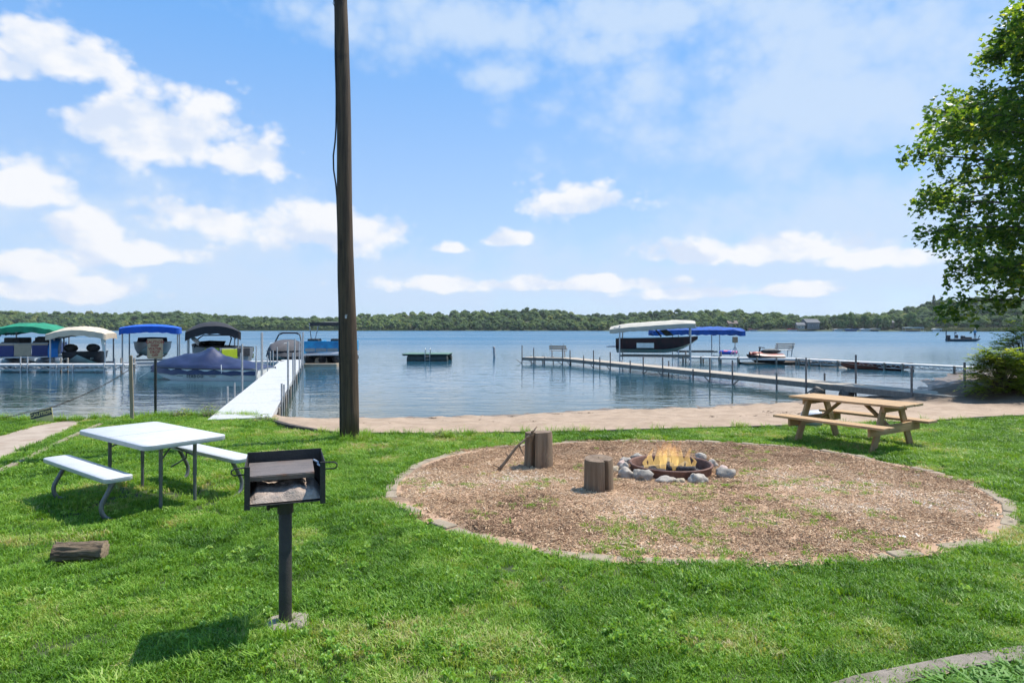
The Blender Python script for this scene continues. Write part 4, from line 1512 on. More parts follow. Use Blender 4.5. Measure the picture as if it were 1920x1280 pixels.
def leg(t, x, y, top, bottom, mat, r=.032, brace=0):
    o = part('dock_post', MB().tube([(x, y, bottom), (x, y, top - .01), (x, y, top)], [r, r, r * .85], 10), mat, t, smooth=True)
    if brace:
        part('knee_brace', MB().beam((x, y, -.42), (x + brace * .45, y, -.14), .035, .035), m_fascia, t)
    return o


# white dock on the left
DL = WATER + 0.45
a0, a1 = at(452, 781, DL), at(549, 674, DL)
a0 = a0 - (a1 - a0).normalized() * .25
ld, LL = dock('white_dock', 'long pale white dock running out from the lawn on the left', a0, a1, 1.22, DL, 3.0, m_deckwhite, m_deckwhite, .16)
for i, (x, s, h) in enumerate(((3.2, 1, .42), (4.6, 1, .40), (3.4, -1, .45), (4.5, -1, .33), (6.4, 1, 1.45), (6.8, -1, 1.50), (10.5, -1, 1.0), (12.3, -1, 1.5), (10.8, 1, .9), (13.0, 1, 1.75), (13.4, 1, 1.75),
                              (16.0, 1, .7), (17.5, -1, 1.3), (19.5, 1, .8), (20.5, -1, 1.4), (22.6, 1, .9), (23.0, -1, 1.7), (24.5, -1, 1.7))):
    leg(ld, x, s * .66, h, -1.6, m_galv, .030 if h > .8 else .026)
for x in (2.2, 5.4, 8.4, 14.0):
    leg(ld, x, -.66, -.06, -1.6, m_fascia, .04)
    leg(ld, x, .66, -.06, -1.6, m_fascia, .04)
part('lettering', text_mesh('PRIVATE PROPERTY', .15, .004, 1.35), m_ink, ld, loc=(3.2, -.640, -.082), rot=(R(90), 0, 0))
part('lettering', text_mesh('PRIVATE PROPERTY', .15, .004, 1.35), m_ink, ld, loc=(6.4, -.640, -.082), rot=(R(90), 0, 0))
fp, FL = dock('finger_pier', 'short truss finger pier joining the white dock from the left', at(445, 677, DL), at(531, 677, DL), .9, DL, 3.0, m_deckwhite, m_alu, truss=True)
for x, h in ((.4, .5), (1.3, .9), (2.1, .6)):
    leg(fp, x, -.5, h, -1.6, m_galv)

# truss dock at the far left
l2a, l2b = at(-160, 682, DL), at(246, 682, DL)
l2, L2 = dock('truss_dock', 'aluminium truss dock along the lifts at the far left', l2a, l2b, 1.1, DL, 3.0, m_deckwhite, m_alu, truss=True)
for px, h in ((54, .42), (67, .42), (120, .02), (208, .05), (228, .35), (150, .02), (243, .1)):
    leg(l2, (px + 160) / 406 * L2, -.58, h, -1.7, m_galv, .035)
for px in (100, 113, 215, 240):
    leg(l2, (px + 160) / 406 * L2, .58, .3, -1.7, m_fascia, .05)

# long grey dock on the right
DR = WATER + 0.40
r0, r1, r2 = at(1815, 742, DR), at(1068, 671, DR), at(987, 669, DR)
r0 = r0 + (r0 - r1).normalized() * .8
rd, RL = dock('grey_dock', 'long bleached wood dock crossing the bay on the right', r0, r1, 1.15, DR, 3.0, m_deckwood, m_fascia, .2)
for i, (px, h, s) in enumerate(((1735, .95, 1), (1783, 1.15, -1), (1535, 1.1, 1), (1581, 1.25, -1), (1479, .32, 1), (1523, .35, -1), (1395, .75, 1), (1352, .8, 1), (1320, .12, 1), (1262, .65, 1), (1225, .65, 1), (1200, .3, 1), (1235, .35, -1), (1162, .75, 1), (1142, .35, 1), (1130, .8, 1), (1111, .35, 1), (1085, .7, 1))):
    # where along the dock does this pixel column fall
    lo, hi = 0.0, 1.0
    for _ in range(40):
        mid = (lo + hi) / 2
        q = r0 + (r1 - r0) * mid
        if CX + FPX * q.x / q.y > px:
            lo = mid
        else:
            hi = mid
    leg(rd, lo * RL, s * .62, h * .82, -1.7, m_postgrey, .034, (1 if i % 2 else -1) if s == 1 and h > .6 else 0)
re_, RE = dock('dock_end_platform', 'end platform of the grey dock with a bench on it', r1 + (r1 - r2).normalized() * .4, r2, 1.3, DR + .004, 1.6, m_deckwood, m_fascia, .2)
for x, h in ((.6, .7), (1.9, .05), (2.6, .05), (RE - .9, .65), (RE - .02, .8)):
    leg(re_, x, .68, h, -1.7, m_postgrey, .034, 1 if h > .6 else 0)
    leg(re_, x, -.68, min(h, .05), -1.7, m_postgrey, .034)

# second dock further out on the right, with a side arm
q0, q1, q2 = at(1840, 688, DR), at(1500, 672, DR), at(1275, 668, DR)
fd, FD = dock('far_truss_dock', 'thin aluminium truss dock beyond the grey dock on the right', q0, q1, 1.0, DR, 3.0, m_deckwhite, m_alu, truss=True)
for x in (1.0, 3.6, 4.6, 7.4, 9.3, FD - .3):
    for s in (-1, 1):
        leg(fd, x, s * .53, .02, -1.8, m_fascia, .06)
for x, h in ((9.8, 1.25), (8.2, 1.3)):
    pass
fa, FA = dock('dock_side_arm', 'dock arm running left past the empty blue-canopied lift', q1 + Vector((.3, 0, 0)), q2, 1.3, DR, 3.0, m_deckwhite, m_alu, .12)
for x in np.linspace(.5, FA - .3, 7):
    leg(fa, float(x), .68, .04, -1.8, m_fascia, .06)
    leg(fa, float(x), -.68, .35 if int(x) % 2 else .04, -1.8, m_fascia, .05)

# dark stones at the feet of the grey dock
for px, py, lab in ((1531, 743, 'dark wet boulder at the water under the grey dock, left of two'), (1588, 745, 'dark wet boulder at the water under the grey dock, right of two')):
    q = at(px, py, WATER)
    o = part('shore_boulder', MB().blob((0, 0, .08), (.24, .2, .26), 3, .35, 1.4, px), pmat('wet_rock', (.045, .036, .028), (.10, .08, .06), 6, .6, .8, 30), smooth='all', loc=q)
    tag(o, lab, 'boulder', 'boulders under the grey dock')


# ------------------------------------------------------------------ benches on the docks
def dock_bench(name, label, loc, rz, L, mat, slats):
    t = thing(name, label, 'bench', loc, rz)
    for y in (-.16, 0, .16):
        part('seat_slat', MB().box((0, y, .45), (L, .13, .03)), mat, t, bevel=.004)
    for i in range(slats):
        part('back_slat', MB().box((0, .27 + .05 * i, .60 + .14 * i), (L, .025, .105), Matrix.Rotation(R(-14), 3, 'X')), mat, t, bevel=.004)
    for s in (-1, 1):
        x = s * (L / 2 - .15)
        mb = MB().beam((x, -.20, 0), (x, -.14, .43), .04, .05).beam((x, .20, 0), (x, .40, .95), .04, .05).beam((x, -.2, .42), (x, .24, .42), .04, .04)
        part('bench_frame', mb, m_alu, t)
    part('arm_rest', MB().beam((-L / 2 + .02, -.2, .66), (-L / 2 + .02, .3, .66), .05, .03).beam((-L / 2 + .02, -.18, .45), (-L / 2 + .02, -.18, .66), .04, .04), m_alu, t)
    return t


q = at(1047, 670, DR)
dock_bench('dock_bench', 'grey slatted bench on the end platform of the grey dock', (q.x, q.y + .1, DR + .005), R(168), 1.15, m_greywood, 2)
q = at(1472, 669, DR)
dock_bench('dock_bench', 'white slatted bench on the far dock behind the jet ski', (q.x, q.y + .55, DR + .005), R(196), 1.55, pmat('faded_white_slat', (.62, .58, .52), (.5, .46, .40), 5, .8), 3)


# ------------------------------------------------------------------ boats and lifts
def hull_rings(L, B, fb, draft, fine=1.9, stern=.92, n=13, sheer=.18):
    """cross-sections from transom (x=-L/2) to bow (x=+L/2); half section: keel, chine, knuckle, sheer"""
    out = []
    for i in range(n):
        t = i / (n - 1)
        w = (stern + (1 - stern) * min(1, t / .35)) * (1 - max(0, (t - .42) / .58) ** fine)
        hb = max(.02, B / 2 * w)
        zs = fb * (1 + sheer * t * t)
        rise = max(0, (t - .55) / .45) ** 2.2
        zk = -draft + (zs + draft) * rise * .86
        zc = -draft * .35 + (zs + draft * .35) * rise * .8
        x = -L / 2 + L * t
        half = [(0, zk), (hb * .82, zc), (hb * .96, zc + (zs - zc) * .45), (hb, zs)]
        out.append([(x, -y, z) for y, z in reversed(half[1:])] + [(x, 0, zk)] + [(x, y, z) for y, z in half[1:]])
    return out


def boat(name, label, cat, loc, rz, L, B, fb, draft, hullmat, deckmat, bottom=None, group=None, **kw):
    t = thing(name, label, cat, loc, rz, group)
    rg = hull_rings(L, B, fb, draft, **kw)
    mb = MB().loft(rg, False, False)
    mb.add(rg[0], [tuple(range(len(rg[0])))])
    part('hull', mb, hullmat, t, smooth=True)
    if bottom:
        mb = MB()
        lo = [[(x, y * 1.012, z - .012) for x, y, z in r[2:5]] for r in rg]
        mb.loft(lo, False, False)
        part('hull_bottom', mb, bottom, t, smooth=True)
    mb = MB()
    dk = [[(r[0][0], r[0][1] * .97, r[0][2] - .03), (r[0][0], 0, r[0][2] + .01), (r[0][0], r[-1][1] * .97, r[-1][2] - .03)] for r in rg]
    mb.loft(dk, False, False)
    part('deck', mb, deckmat, t, smooth=True)
    mb = MB().tube([r[0] for r in rg] + [r[-1] for r in reversed(rg)], .028, 6)
    part('rub_rail', mb, m_black, t, smooth='all')
    return t, rg


def gloss(name, c, c2=None, rough=.42):
    return pmat(name, c, c2 or tuple(x * .85 for x in c), 3, rough, spec=.4)


def fabric(name, c, f=.75):
    return pmat(name, c, tuple(x * f for x in c), 2.2, .85, .5, 9)


def canopy_lift(name, label, loc, rz, L, W, zb, rise, skirt, mat, post_in=.75, zpost=-1.6, wrinkle=.02, overhang=0.35, bunks=True, bz=.55, sag=0.0, cat='boat lift', seed=0, tilt=0.0):
    """boat lift: four posts and rails carrying a stretched cover with a scalloped skirt (z above the water)"""
    t = thing(name, label, cat, loc, rz)
    nx, ny = 36, 14
    rs = random.Random(seed)
    mb = MB()
    for i in range(nx + 1):
        for j in range(ny + 1):
            u, v = 2 * i / nx - 1, 2 * j / ny - 1
            z = zb + skirt + rise * (1 - abs(v) ** 2.2) * (1 - .9 * max(0, abs(u) - .45) ** 1.6)
            z -= .12 * max(0, abs(u) - .75) * 2
            z += wrinkle * mnoise.fractal(Vector((u * 5, v * 4, seed)), 1, 2, 3) + sag * math.cos(u * 14) * .5
            mb.v.append((u * L / 2, v * W / 2, z))
    mb.f = [(i * (ny + 1) + j, (i + 1) * (ny + 1) + j, (i + 1) * (ny + 1) + j + 1, i * (ny + 1) + j + 1) for i in range(nx) for j in range(ny)]
    top = part('canopy', mb, mat, t, smooth='all', rot=(0, R(tilt), 0))
    sk = MB()
    per = [(i, 0) for i in range(nx + 1)] + [(nx, j) for j in range(1, ny + 1)] + [(i, ny) for i in range(nx - 1, -1, -1)] + [(0, j) for j in range(ny - 1, 0, -1)]
    ringa, ringb = [], []
    acc = 0
    prev = None
    for i, j in per:
        x, y, z = mb.v[i * (ny + 1) + j]
        if prev:
            acc += math.hypot(x - prev[0], y - prev[1])
        prev = (x, y)
        ringa.append((x, y, z))
        k = 1.0 + .012 * math.sin(acc * 9)
        ringb.append((x * k, y * k, z - skirt * (.82 + .18 * abs(math.sin(acc * math.pi / .62)))))
    sk.loft([ringa, ringb], True, False)
    part('skirt', sk, mat, top, smooth='all')
    px, py = L / 2 * post_in, W / 2 - .12
    for sx in (-1, 1):
        for sy in (-1, 1):
            part('lift_post', MB().tube([(sx * px, sy * py, zpost), (sx * px, sy * py, zb + skirt)], .045, 8), m_alu, t, smooth=True)
    for sy in (-1, 1):
        part('top_rail', MB().tube([(-L / 2 + .1, sy * py, zb + skirt * .55), (L / 2 - .1, sy * py, zb + skirt * .55)], .03, 6), m_alu, t)
    for sx in (-1, 1):
        part('cross_beam', MB().beam((sx * px, -py, .12), (sx * px, py, .12), .08, .12), m_alu, t)
    if bunks:
        for sy in (-1, 1):
            part('bunk', MB().beam((-px, sy * W * .22, bz), (px, sy * W * .22, bz), .10, .12), m_fascia, t)
    return t


Wz = Vector((0, 0, WATER))
h_white = gloss('white_gelcoat', (.82, .83, .78))
h_cream = gloss('cream_gelcoat', (.55, .54, .42))
h_black = gloss('black_gelcoat', (.018, .018, .022))
h_maroon = gloss('maroon_gelcoat', (.055, .016, .018), (.02, .012, .015))
h_navy = gloss('navy_gelcoat', (.010, .030, .15))
h_lime = gloss('lime_gelcoat', (.52, .60, .02))
h_grey = gloss('grey_gelcoat', (.30, .30, .29))
h_teal = gloss('teal_panel', (.01, .30, .55), (.01, .17, .38))
m_vinyl = pmat('tan_vinyl', (.42, .33, .23), (.36, .28, .19), 5, .6)
m_seatblack = pmat('dark_upholstery', (.02, .02, .022), (.05, .05, .05), 6, .6)
m_glass = pmat('tinted_glass', (.015, .02, .022), None, rough=.08)

# --- boat under a navy cover, in front on the left
b0 = at(376, 713, WATER)
cb, rg = boat('covered_boat', 'runabout under a fitted navy cover moored left of the white dock', 'boat', (b0.x, b0.y + .8, WATER), R(176), 5.55, 2.1, .52, .30, h_white, h_white, h_cream, fine=2.4, sheer=.12)
m_navycover = pmat('navy_boat_cover', (.026, .036, .095), (.016, .024, .062), 2.2, .45, .8, 6, spec=.5)
mb = MB()
nx, ny = 56, 20
for i in range(nx + 1):
    t = i / nx
    x = -5.62 / 2 + 5.62 * t
    tt = min(max((x + 5.55 / 2) / 5.55, 0), 1)
    w = (.92 + .08 * min(1, tt / .35)) * (1 - max(0, (tt - .42) / .58) ** 2.4)
    hb = max(.05, 2.1 / 2 * w + .05)
    zs = .52 * (1 + .12 * tt * tt)
    # height of the ridge: peak over the windscreen post, long slope to the bow, dip to the stern
    ridge = np.interp(t, [0, .05, .2, .36, .47, .55, .72, .88, .97, 1], [.02, .20, .36, .58, .98, .76, .58, .36, .14, .0])
    for j in range(ny + 1):
        v = 2 * j / ny - 1
        prof = (1 - abs(v) ** (1.25 + .9 * abs(t - .47)))
        z = zs + ridge * prof
        if abs(v) > .93:
            z = zs - .20 * (abs(v) - .93) / .07 - .06
        fold = .050 * mnoise.fractal(Vector((t * 9 + abs(v) * 3, v * 3.2, 4)), 1, 2, 4) + .02 * math.sin(24 * t + 5 * abs(v)) * abs(v) * (t < .45)
        mb.v.append((x, v * hb * (1 + .015 * math.sin(t * 40)), z + fold * min(1, 4 * t) * min(1, 4 * (1 - t))))
mb.f = [(i * (ny + 1) + j, (i + 1) * (ny + 1) + j, (i + 1) * (ny + 1) + j + 1, i * (ny + 1) + j + 1) for i in range(nx) for j in range(ny)]
cov = part('boat_cover', mb, m_navycover, cb, smooth='all')
part('cover_strap', MB().tube([(-1.15, 1.02, .72), (-1.2, 1.10, .5), (-1.2, 1.09, .35)], .014, 5), h_white, cov)
part('lettering', text_mesh('SEADOO', .17, .006, 1.25), m_black, cb, loc=(.05, 1.075, .20), rot=(R(90), 0, R(180)))
part('hull_stripe', MB().box((.78, 1.035, .22), (.30, .006, .02)).box((-.75, 1.035, .20), (.30, .006, .02)), m_black, cb)
part('mooring_line', MB().tube([(2.7, .1, .45), (3.2, .25, .1), (3.5, .3, -.25)], .012, 5), h_white, cb)

# --- the four covered lifts along the left: their bows point at the shore, nearly straight at us
LA = R(-64)


def berth(px0, px1, py, L):
    """middle of a lift whose near end spans these pixels at the water"""
    a = at((px0 + px1) / 2, py, WATER)
    w = (px1 - px0) * a.y / FPX
    return Vector((a.x - math.cos(LA) * L / 2, a.y - math.sin(LA) * L / 2, WATER)), w


c, w = berth(-10, 90, 691, 6.6)
canopy_lift('canopy_lift', 'boat lift with a green gathered canopy at the far left', c, LA, 6.6, w, 1.90, .40, .36, fabric('green_canopy', (.01, .25, .13), .6), sag=.05, wrinkle=.06, bunks=False, seed=1)
pb = thing('pontoon_boat', 'blue pontoon boat with a tan bow gate under the green canopy', 'boat', c + Vector((0, 0, .18)), LA)
for sy in (-1, 1):
    part('pontoon', MB().tube([(-3.0, sy * .85, .12), (2.6, sy * .85, .12), (3.0, sy * .85, .22), (3.2, sy * .85, .38)], [.30, .30, .22, .05], 14), m_alu, pb, smooth=True)
part('deck', MB().box((0, 0, .47), (6.2, 2.5, .08)), m_alu, pb, bevel=.01)
for y0, y1, mm in ((-1.22, -.42, h_navy), (-.40, .42, m_vinyl), (.44, 1.22, h_navy)):
    part('bow_panel', MB().box((3.0, (y0 + y1) / 2, .90), (.05, y1 - y0, .74)), mm, pb, bevel=.015)
    part('bow_trim', MB().box((3.03, (y0 + y1) / 2, 1.22), (.02, y1 - y0, .09)), m_vinyl, pb)
for sy in (-1, 1):
    part('side_panel', MB().box((-.05, sy * 1.22, .88), (6.0, .04, .72)), h_navy, pb, bevel=.01)
part('top_rail', MB().tube([(-3.0, -1.22, 1.29), (3.0, -1.22, 1.29), (3.0, 1.22, 1.29), (-3.0, 1.22, 1.29)], .025, 6), m_alu, pb)
for x, y, w_ in ((2.2, -.75, .9), (2.2, .75, .9), (-.6, .6, 1.0), (-2.2, 0, 1.4)):
    part('seat', MB().box((x, y, 1.12), (w_, .75, .5)).box((x - w_ * .4, y, 1.45), (.2, .75, .35)), m_seatblack, pb, bevel=.06, seg=3)
part('console', MB().box((-.3, -.6, 1.2), (.6, .7, .8)), m_seatblack, pb, bevel=.06, seg=2)
part('blue_slide', MB().loft([[(2.0 + 1.2 * t, y_, 1.55 - .6 * t * t + dz) for y_, dz in ((1.25, 0), (1.75, 0), (1.75, -.5), (1.25, -.5))] for t in np.linspace(0, 1, 9)]), gloss('bright_blue', (.01, .22, .62)), pb, smooth=True)

c, w = berth(95, 190, 691, 5.6)
canopy_lift('canopy_lift', 'boat lift with a cream scalloped canopy torn at its right end', c, LA, 5.6, w, 1.68, .42, .36, fabric('cream_canopy', (.60, .51, .38), .8), seed=2, wrinkle=.05)
bt, rg = boat('runabout', 'small black and white runabout on the lift with the cream canopy', 'boat', c + Vector((0, 0, .34)), LA, 4.9, 2.2, .52, .36, h_black, m_seatblack, h_white, fine=3.0)
for y in (-.6, .55):
    part('seat', MB().blob((.5, y, .80), (.35, .38, .28), 2, .1, 1, 3), m_seatblack, bt, smooth='all')
part('torn_flap', MB().loft([[(x, y, z + .08 * math.sin(z * 9)) for x, y, z in ((2.35, 1.15 + .1 * t, 1.65 - .95 * t), (2.45, 1.32 + .1 * t, 1.60 - 1.0 * t), (2.3, 1.42 - .1 * t, 1.65 - .9 * t))] for t in np.linspace(0, 1, 7)], False, False), h_white, bt)

c, w = berth(231, 330, 685, 6.0)
canopy_lift('canopy_lift', 'boat lift with a bright blue flat canopy behind the deep water sign', c, LA, 6.0, w, 1.98, .22, .42, fabric('blue_canopy', (.005, .10, .52), .8), seed=3)
bt, rg = boat('runabout', 'white hulled boat hoisted on the lift with the blue canopy', 'boat', c + Vector((0, 0, .85)), LA, 5.4, 2.2, .55, .45, h_grey, m_vinyl, h_white, fine=3.0)
part('windscreen', MB().loft([[(.4, -.9, .55), (.1, -.85, .88)], [(.9, 0, .58), (.55, 0, .92)], [(.4, .9, .55), (.1, .85, .88)]], False, False), m_glass, bt)

c, w = berth(353, 448, 690, 5.8)
canopy_lift('canopy_lift', 'boat lift with a black arched canopy behind the navy covered boat', c, LA, 5.8, w, 1.66, .60, .50, fabric('black_canopy', (.022, .022, .026), .8), seed=4, zpost=-1.5)
bt, rg = boat('wake_boat', 'grey and lime green wake boat under the black canopy', 'boat', c + Vector((.2, -.2, .42)), LA + R(205), 5.6, 2.3, .78, .42, h_grey, m_seatblack, h_grey)
for s in (-1, 1):
    part('lime_flash', MB().loft([[(-2.78, s * 1.075, .10), (-2.78, s * 1.085, .38)], [(-1.6, s * 1.15, .12), (-1.6, s * 1.16, .44)], [(-1.1, s * 1.15, .52), (-1.2, s * 1.165, .80)]], False, False), h_lime, bt)
    part('lime_flash', MB().loft([[(-2.78, s * 1.09, .50), (-2.78, s * 1.10, .76)], [(-1.4, s * 1.16, .54), (-1.7, s * 1.17, .80)]], False, False), h_lime, bt)
part('transom_panel', MB().box((-2.83, .45, .42), (.03, 1.0, .55)), h_lime, bt, bevel=.01)
part('transom_pad', MB().box((-2.84, -.4, .50), (.03, .8, .5)), m_seatblack, bt, bevel=.01)
part('tower', MB().tube([(.3, -1.1, .75), (-.1, -1.05, 1.3), (-.3, -.85, 1.5), (-.3, .85, 1.5), (-.1, 1.05, 1.3), (.3, 1.1, .75)], .04, 8), m_black, bt, smooth='all')
part('windscreen', MB().loft([[(.6, -.9, .76), (.2, -.85, 1.12)], [(1.1, 0, .8), (.65, 0, 1.16)], [(.6, .9, .76), (.2, .85, 1.12)]], False, False), m_glass, bt)
part('board_rack', MB().beam((-.5, 1.2, 1.0), (.3, 1.25, 1.4), .05, .28), m_alu, bt)

# --- grey covered bowrider, bow towards us
q = at(520, 676, WATER)
bt, rg = boat('covered_bowrider', 'grey covered ski boat with a black tow arch facing the shore', 'boat', (q.x - .1, q.y + 2.3, WATER), R(-92), 5.6, 2.35, .62, .35, h_maroon, h_white, h_white, fine=3.2)
m_greycover = fabric('grey_boat_cover', (.085, .08, .085), .75)
mb = MB()
for i in range(17):
    t = i / 16
    r = rg[min(12, int(t * 12))]
    x = -2.75 + 5.6 * t * .985
    tt = t
    hb = 2.35 / 2 * (.92 + .08 * min(1, tt / .35)) * (1 - max(0, (tt - .42) / .58) ** 3.2) + .05
    zs = .62 * (1 + .18 * tt * tt) + .02
    rid = np.interp(t, [0, .1, .45, .6, .85, 1], [.2, .5, .85, .8, .5, .0])
    for j in range(13):
        v = 2 * j / 12 - 1
        mb.v.append((x, v * hb * 1.03, zs + rid * (1 - abs(v) ** 3.2) - (.45 if abs(v) > .95 else (.12 if abs(v) > .8 else 0))))
mb.f = [(i * 13 + j, (i + 1) * 13 + j, (i + 1) * 13 + j + 1, i * 13 + j + 1) for i in range(16) for j in range(12)]
part('boat_cover', mb, m_greycover, bt, smooth='all')
part('tow_arch', MB().tube([(.0, -1.12, .6), (-.25, -1.0, 1.35), (-.45, -.82, 1.85), (-.5, -.5, 1.98), (-.5, .5, 1.98), (-.45, .82, 1.85), (-.25, 1.0, 1.35), (0, 1.12, .6)], .055, 8), m_black, bt, smooth='all')
part('arch_top', MB().box((-.6, 0, 2.02), (.8, 1.5, .05)), m_greycover, bt, bevel=.02)
part('cover_marking', MB().box((1.6, -.42, 1.245), (.07, .5, .004), Matrix.Rotation(R(14), 3, 'Y')).box((1.6, .28, 1.245), (.07, .7, .004), Matrix.Rotation(R(14), 3, 'Y')), h_white, bt)

# --- teal pontoon boat with bimini top at the end of the white dock
q = at(598, 687, WATER)
pb = thing('pontoon_boat', 'teal and blue pontoon boat with a grey bimini top right of the white dock', 'boat', (q.x, q.y + 3.0, WATER + .22), R(-88))
for y in (-.85, 0, .85):
    part('pontoon', MB().tube([(-2.9, y, .1), (2.3, y, .1), (2.7, y, .2), (2.95, y, .42)], [.29, .29, .22, .05], 14), m_black, pb, smooth=True)
part('deck', MB().box((0, 0, .50), (6.0, 2.3, .09)), m_alu, pb, bevel=.01)
part('bow_panel', MB().box((2.75, 0, .98), (.05, 2.15, .62)), h_teal, pb, bevel=.02)
for y0, y1 in ((-1.0, -.4), (-.35, .3), (.35, 1.0)):
    part('grey_panel', MB().box((2.785, (y0 + y1) / 2, .80), (.02, y1 - y0, .2)), h_grey, pb)
for s in (-1, 1):
    part('side_panel', MB().box((0, s * 1.12, .92), (5.6, .05, .74)), h_teal, pb, bevel=.02)
part('top_rail', MB().tube([(2.78, -1.12, 1.31), (2.78, 1.12, 1.31)], .03, 6), gloss('bright_blue_rail', (.01, .28, .60)), pb)
for y in (-.75, .7):
    part('seat', MB().box((1.6, y, 1.3), (.8, .7, .35)), m_seatblack, pb, bevel=.06, seg=3)
mb = MB()
for i in range(9):
    for j in range(9):
        u, v = i / 4 - 1, j / 4 - 1
        mb.v.append((.2 + u * 1.3, v * 1.12, 2.46 + .10 * (1 - v * v) - .05 * u * u))
mb.f = [(i * 9 + j, (i + 1) * 9 + j, (i + 1) * 9 + j + 1, i * 9 + j + 1) for i in range(8) for j in range(8)]
bim = part('bimini_top', mb, fabric('grey_bimini', (.12, .115, .115)), pb, smooth='all')
part('bimini_valance', MB().box((1.5, 0, 2.40), (.02, 2.24, .22)).box((-1.1, 0, 2.40), (.02, 2.24, .22)).box((.2, 1.12, 2.42), (2.6, .02, .14)).box((.2, -1.12, 2.42), (2.6, .02, .14)), m_black, bim)
for s in (-1, 1):
    for x in (1.4, -1.0):
        part('bimini_pole', MB().tube([(.6 + x * .3, s * 1.1, 1.28), (.2 + x * .95, s * 1.1, 2.44)], .032, 6), m_alu, pb)
fl_ = thing('floating_platform', 'tan floating drive-on platform in front of the teal pontoon boat', 'float', (q.x, q.y + .3, WATER), R(2))
part('float_body', MB().prism(rounded(2.35, 1.3, .12), -.12, .20), m_vinyl, fl_, bevel=.02)
part('bow_stop', MB().loft([[(-.42, .1, .2), (.42, .1, .2), (.36, .5, .2), (-.36, .5, .2)], [(-.34, .14, .52), (.34, .14, .52), (.28, .46, .56), (-.28, .46, .56)]]), m_vinyl, fl_, bevel=.03)

# --- swim raft
q = at(798, 677, WATER)
sr = thing('swim_raft', 'dark floating swim raft with a ladder out on the water', 'raft', (q.x, q.y + 1.2, WATER), R(-3))
m_raft = pmat('dark_green_raft', (.03, .04, .035), (.06, .065, .055), 5, .8, .5, 20)
part('deck', MB().box((0, 0, .50), (3.3, 2.5, .05)), pmat('green_deck', (.09, .18, .13), (.13, .22, .16), 4, .8), sr, bevel=.01)
for y in (-1.02, 1.02):
    part('float_tank', MB().tube([(-1.3, y, .12), (-1.25, y, .12), (1.6, y, .12), (1.63, y, .12)], [.2, .27, .27, .2], 14), m_raft, sr, smooth=True)
part('frame', MB().box((0, -1.18, .43), (3.2, .06, .09)).box((0, 1.18, .43), (3.2, .06, .09)).box((-1.55, 0, .43), (.06, 2.3, .09)).box((1.55, 0, .43), (.06, 2.3, .09)), m_raft, sr, bevel=.01)
ladder = MB()
for x in (.03, .38):
    ladder.tube([(x, -.95, .53), (x, -.98, .85), (x, -1.12, .92), (x, -1.27, .80), (x, -1.30, -.4)], .025, 8)
lo_ = part('ladder', ladder, m_alu, sr, smooth='all')
for z in (.36, .10, -.15):
    part('ladder_rung', MB().tube([(.03, -1.30, z), (.38, -1.30, z)], .02, 6), pmat('tan_rung', (.45, .33, .24)), lo_)
q = at(927, 669, WATER)
o = part('marker_post', MB().tube([(.06, 0, -1.2), (0, 0, 0), (-.045, 0, .78), (-.05, 0, .86)], [.10, .10, .10, .085], 12), pmat('weathered_white_post', (.45, .43, .42), (.28, .26, .26), 5, .8), smooth='all', loc=q)
tag(o, 'leaning weathered marker post standing alone in the open water', 'post')

# --- right: lift with cream canopy and the maroon boat
q = at(1231, 683, WATER)
ro = R(-14)
canopy_lift('canopy_lift', 'boat lift with a tan scalloped canopy beyond the grey dock', (q.x, q.y + .4, WATER), ro, 5.4, 2.7, 2.22, .28, .30, fabric('tan_canopy', (.50, .46, .38), .85), seed=6, post_in=.82, tilt=-4.0)
bt, rg = boat('ski_boat', 'black and maroon ski boat raised on the lift with the tan canopy', 'boat', (q.x + .1, q.y + .4, WATER + 1.15), ro, 5.2, 2.0, .52, .40, h_maroon, m_seatblack, h_cream, sheer=.3)
part('windscreen', MB().loft([[(.6, -.9, .7), (.2, -.85, 1.08)], [(1.1, 0, .75), (.65, 0, 1.12)], [(.6, .9, .7), (.2, .85, 1.08)]], False, False), m_glass, bt)
part('hull_decal', MB().box((-.7, -1.04, .10), (1.1, .02, .32)), h_white, bt)
part('tower', MB().tube([(.3, -1.0, .65), (-.1, -.95, 1.15), (-.1, .95, 1.15), (.3, 1.0, .65)], .035, 8), m_black, bt, smooth='all')
part('swim_platform', MB().box((-2.9, 0, .0), (.6, 1.8, .08)), m_alu, bt, bevel=.02)

# --- right: empty lift with the blue tarp canopy
q = at(1338, 676, WATER)
canopy_lift('canopy_lift', 'empty boat lift with a crumpled blue tarp canopy on the right', (q.x, q.y + 4.6, WATER), R(-4), 7.0, 2.8, 1.80, .26, .40, fabric('blue_tarp', (.015, .10, .40), .55), seed=7, wrinkle=.09, post_in=.45, bunks=True, bz=.5)
q2 = at(1382, 668, DR)
o = thing('lift_winch', 'grey winch box on a post under the blue tarp canopy', 'winch', (q2.x, q2.y + .4, DR))
part('winch_box', MB().box((0, 0, 1.15), (.32, .25, .42)), m_greywood, o, bevel=.02)
part('winch_stand', MB().tube([(0, 0, 1.0), (0, 0, 0)], .04, 8).tube([(0, 0, .75), (-.3, 0, 0)], .025, 6).tube([(0, 0, .75), (.3, 0, 0)], .025, 6), m_alu, o)
o = thing('inflatable_tube', 'blue and pink inflatable tow tube lying on the dock arm', 'tow tube', at(1367, 664.5, DR) + Vector((0, .2, 0)))
rings = []
for i in range(25):
    a = 6.283 * i / 24
    rings.append([((.52 + .15 * math.cos(k * 6.283 / 10)) * math.cos(a), (.52 + .15 * math.cos(k * 6.283 / 10)) * math.sin(a), .15 + .15 * math.sin(k * 6.283 / 10)) for k in range(10)])
part('tube_ring', MB().loft(rings, True, False), pmat('tube_vinyl', (.02, .10, .5), (.55, .12, .25), 2.5, .5, contrast=(.48, .55)), o, smooth='all')
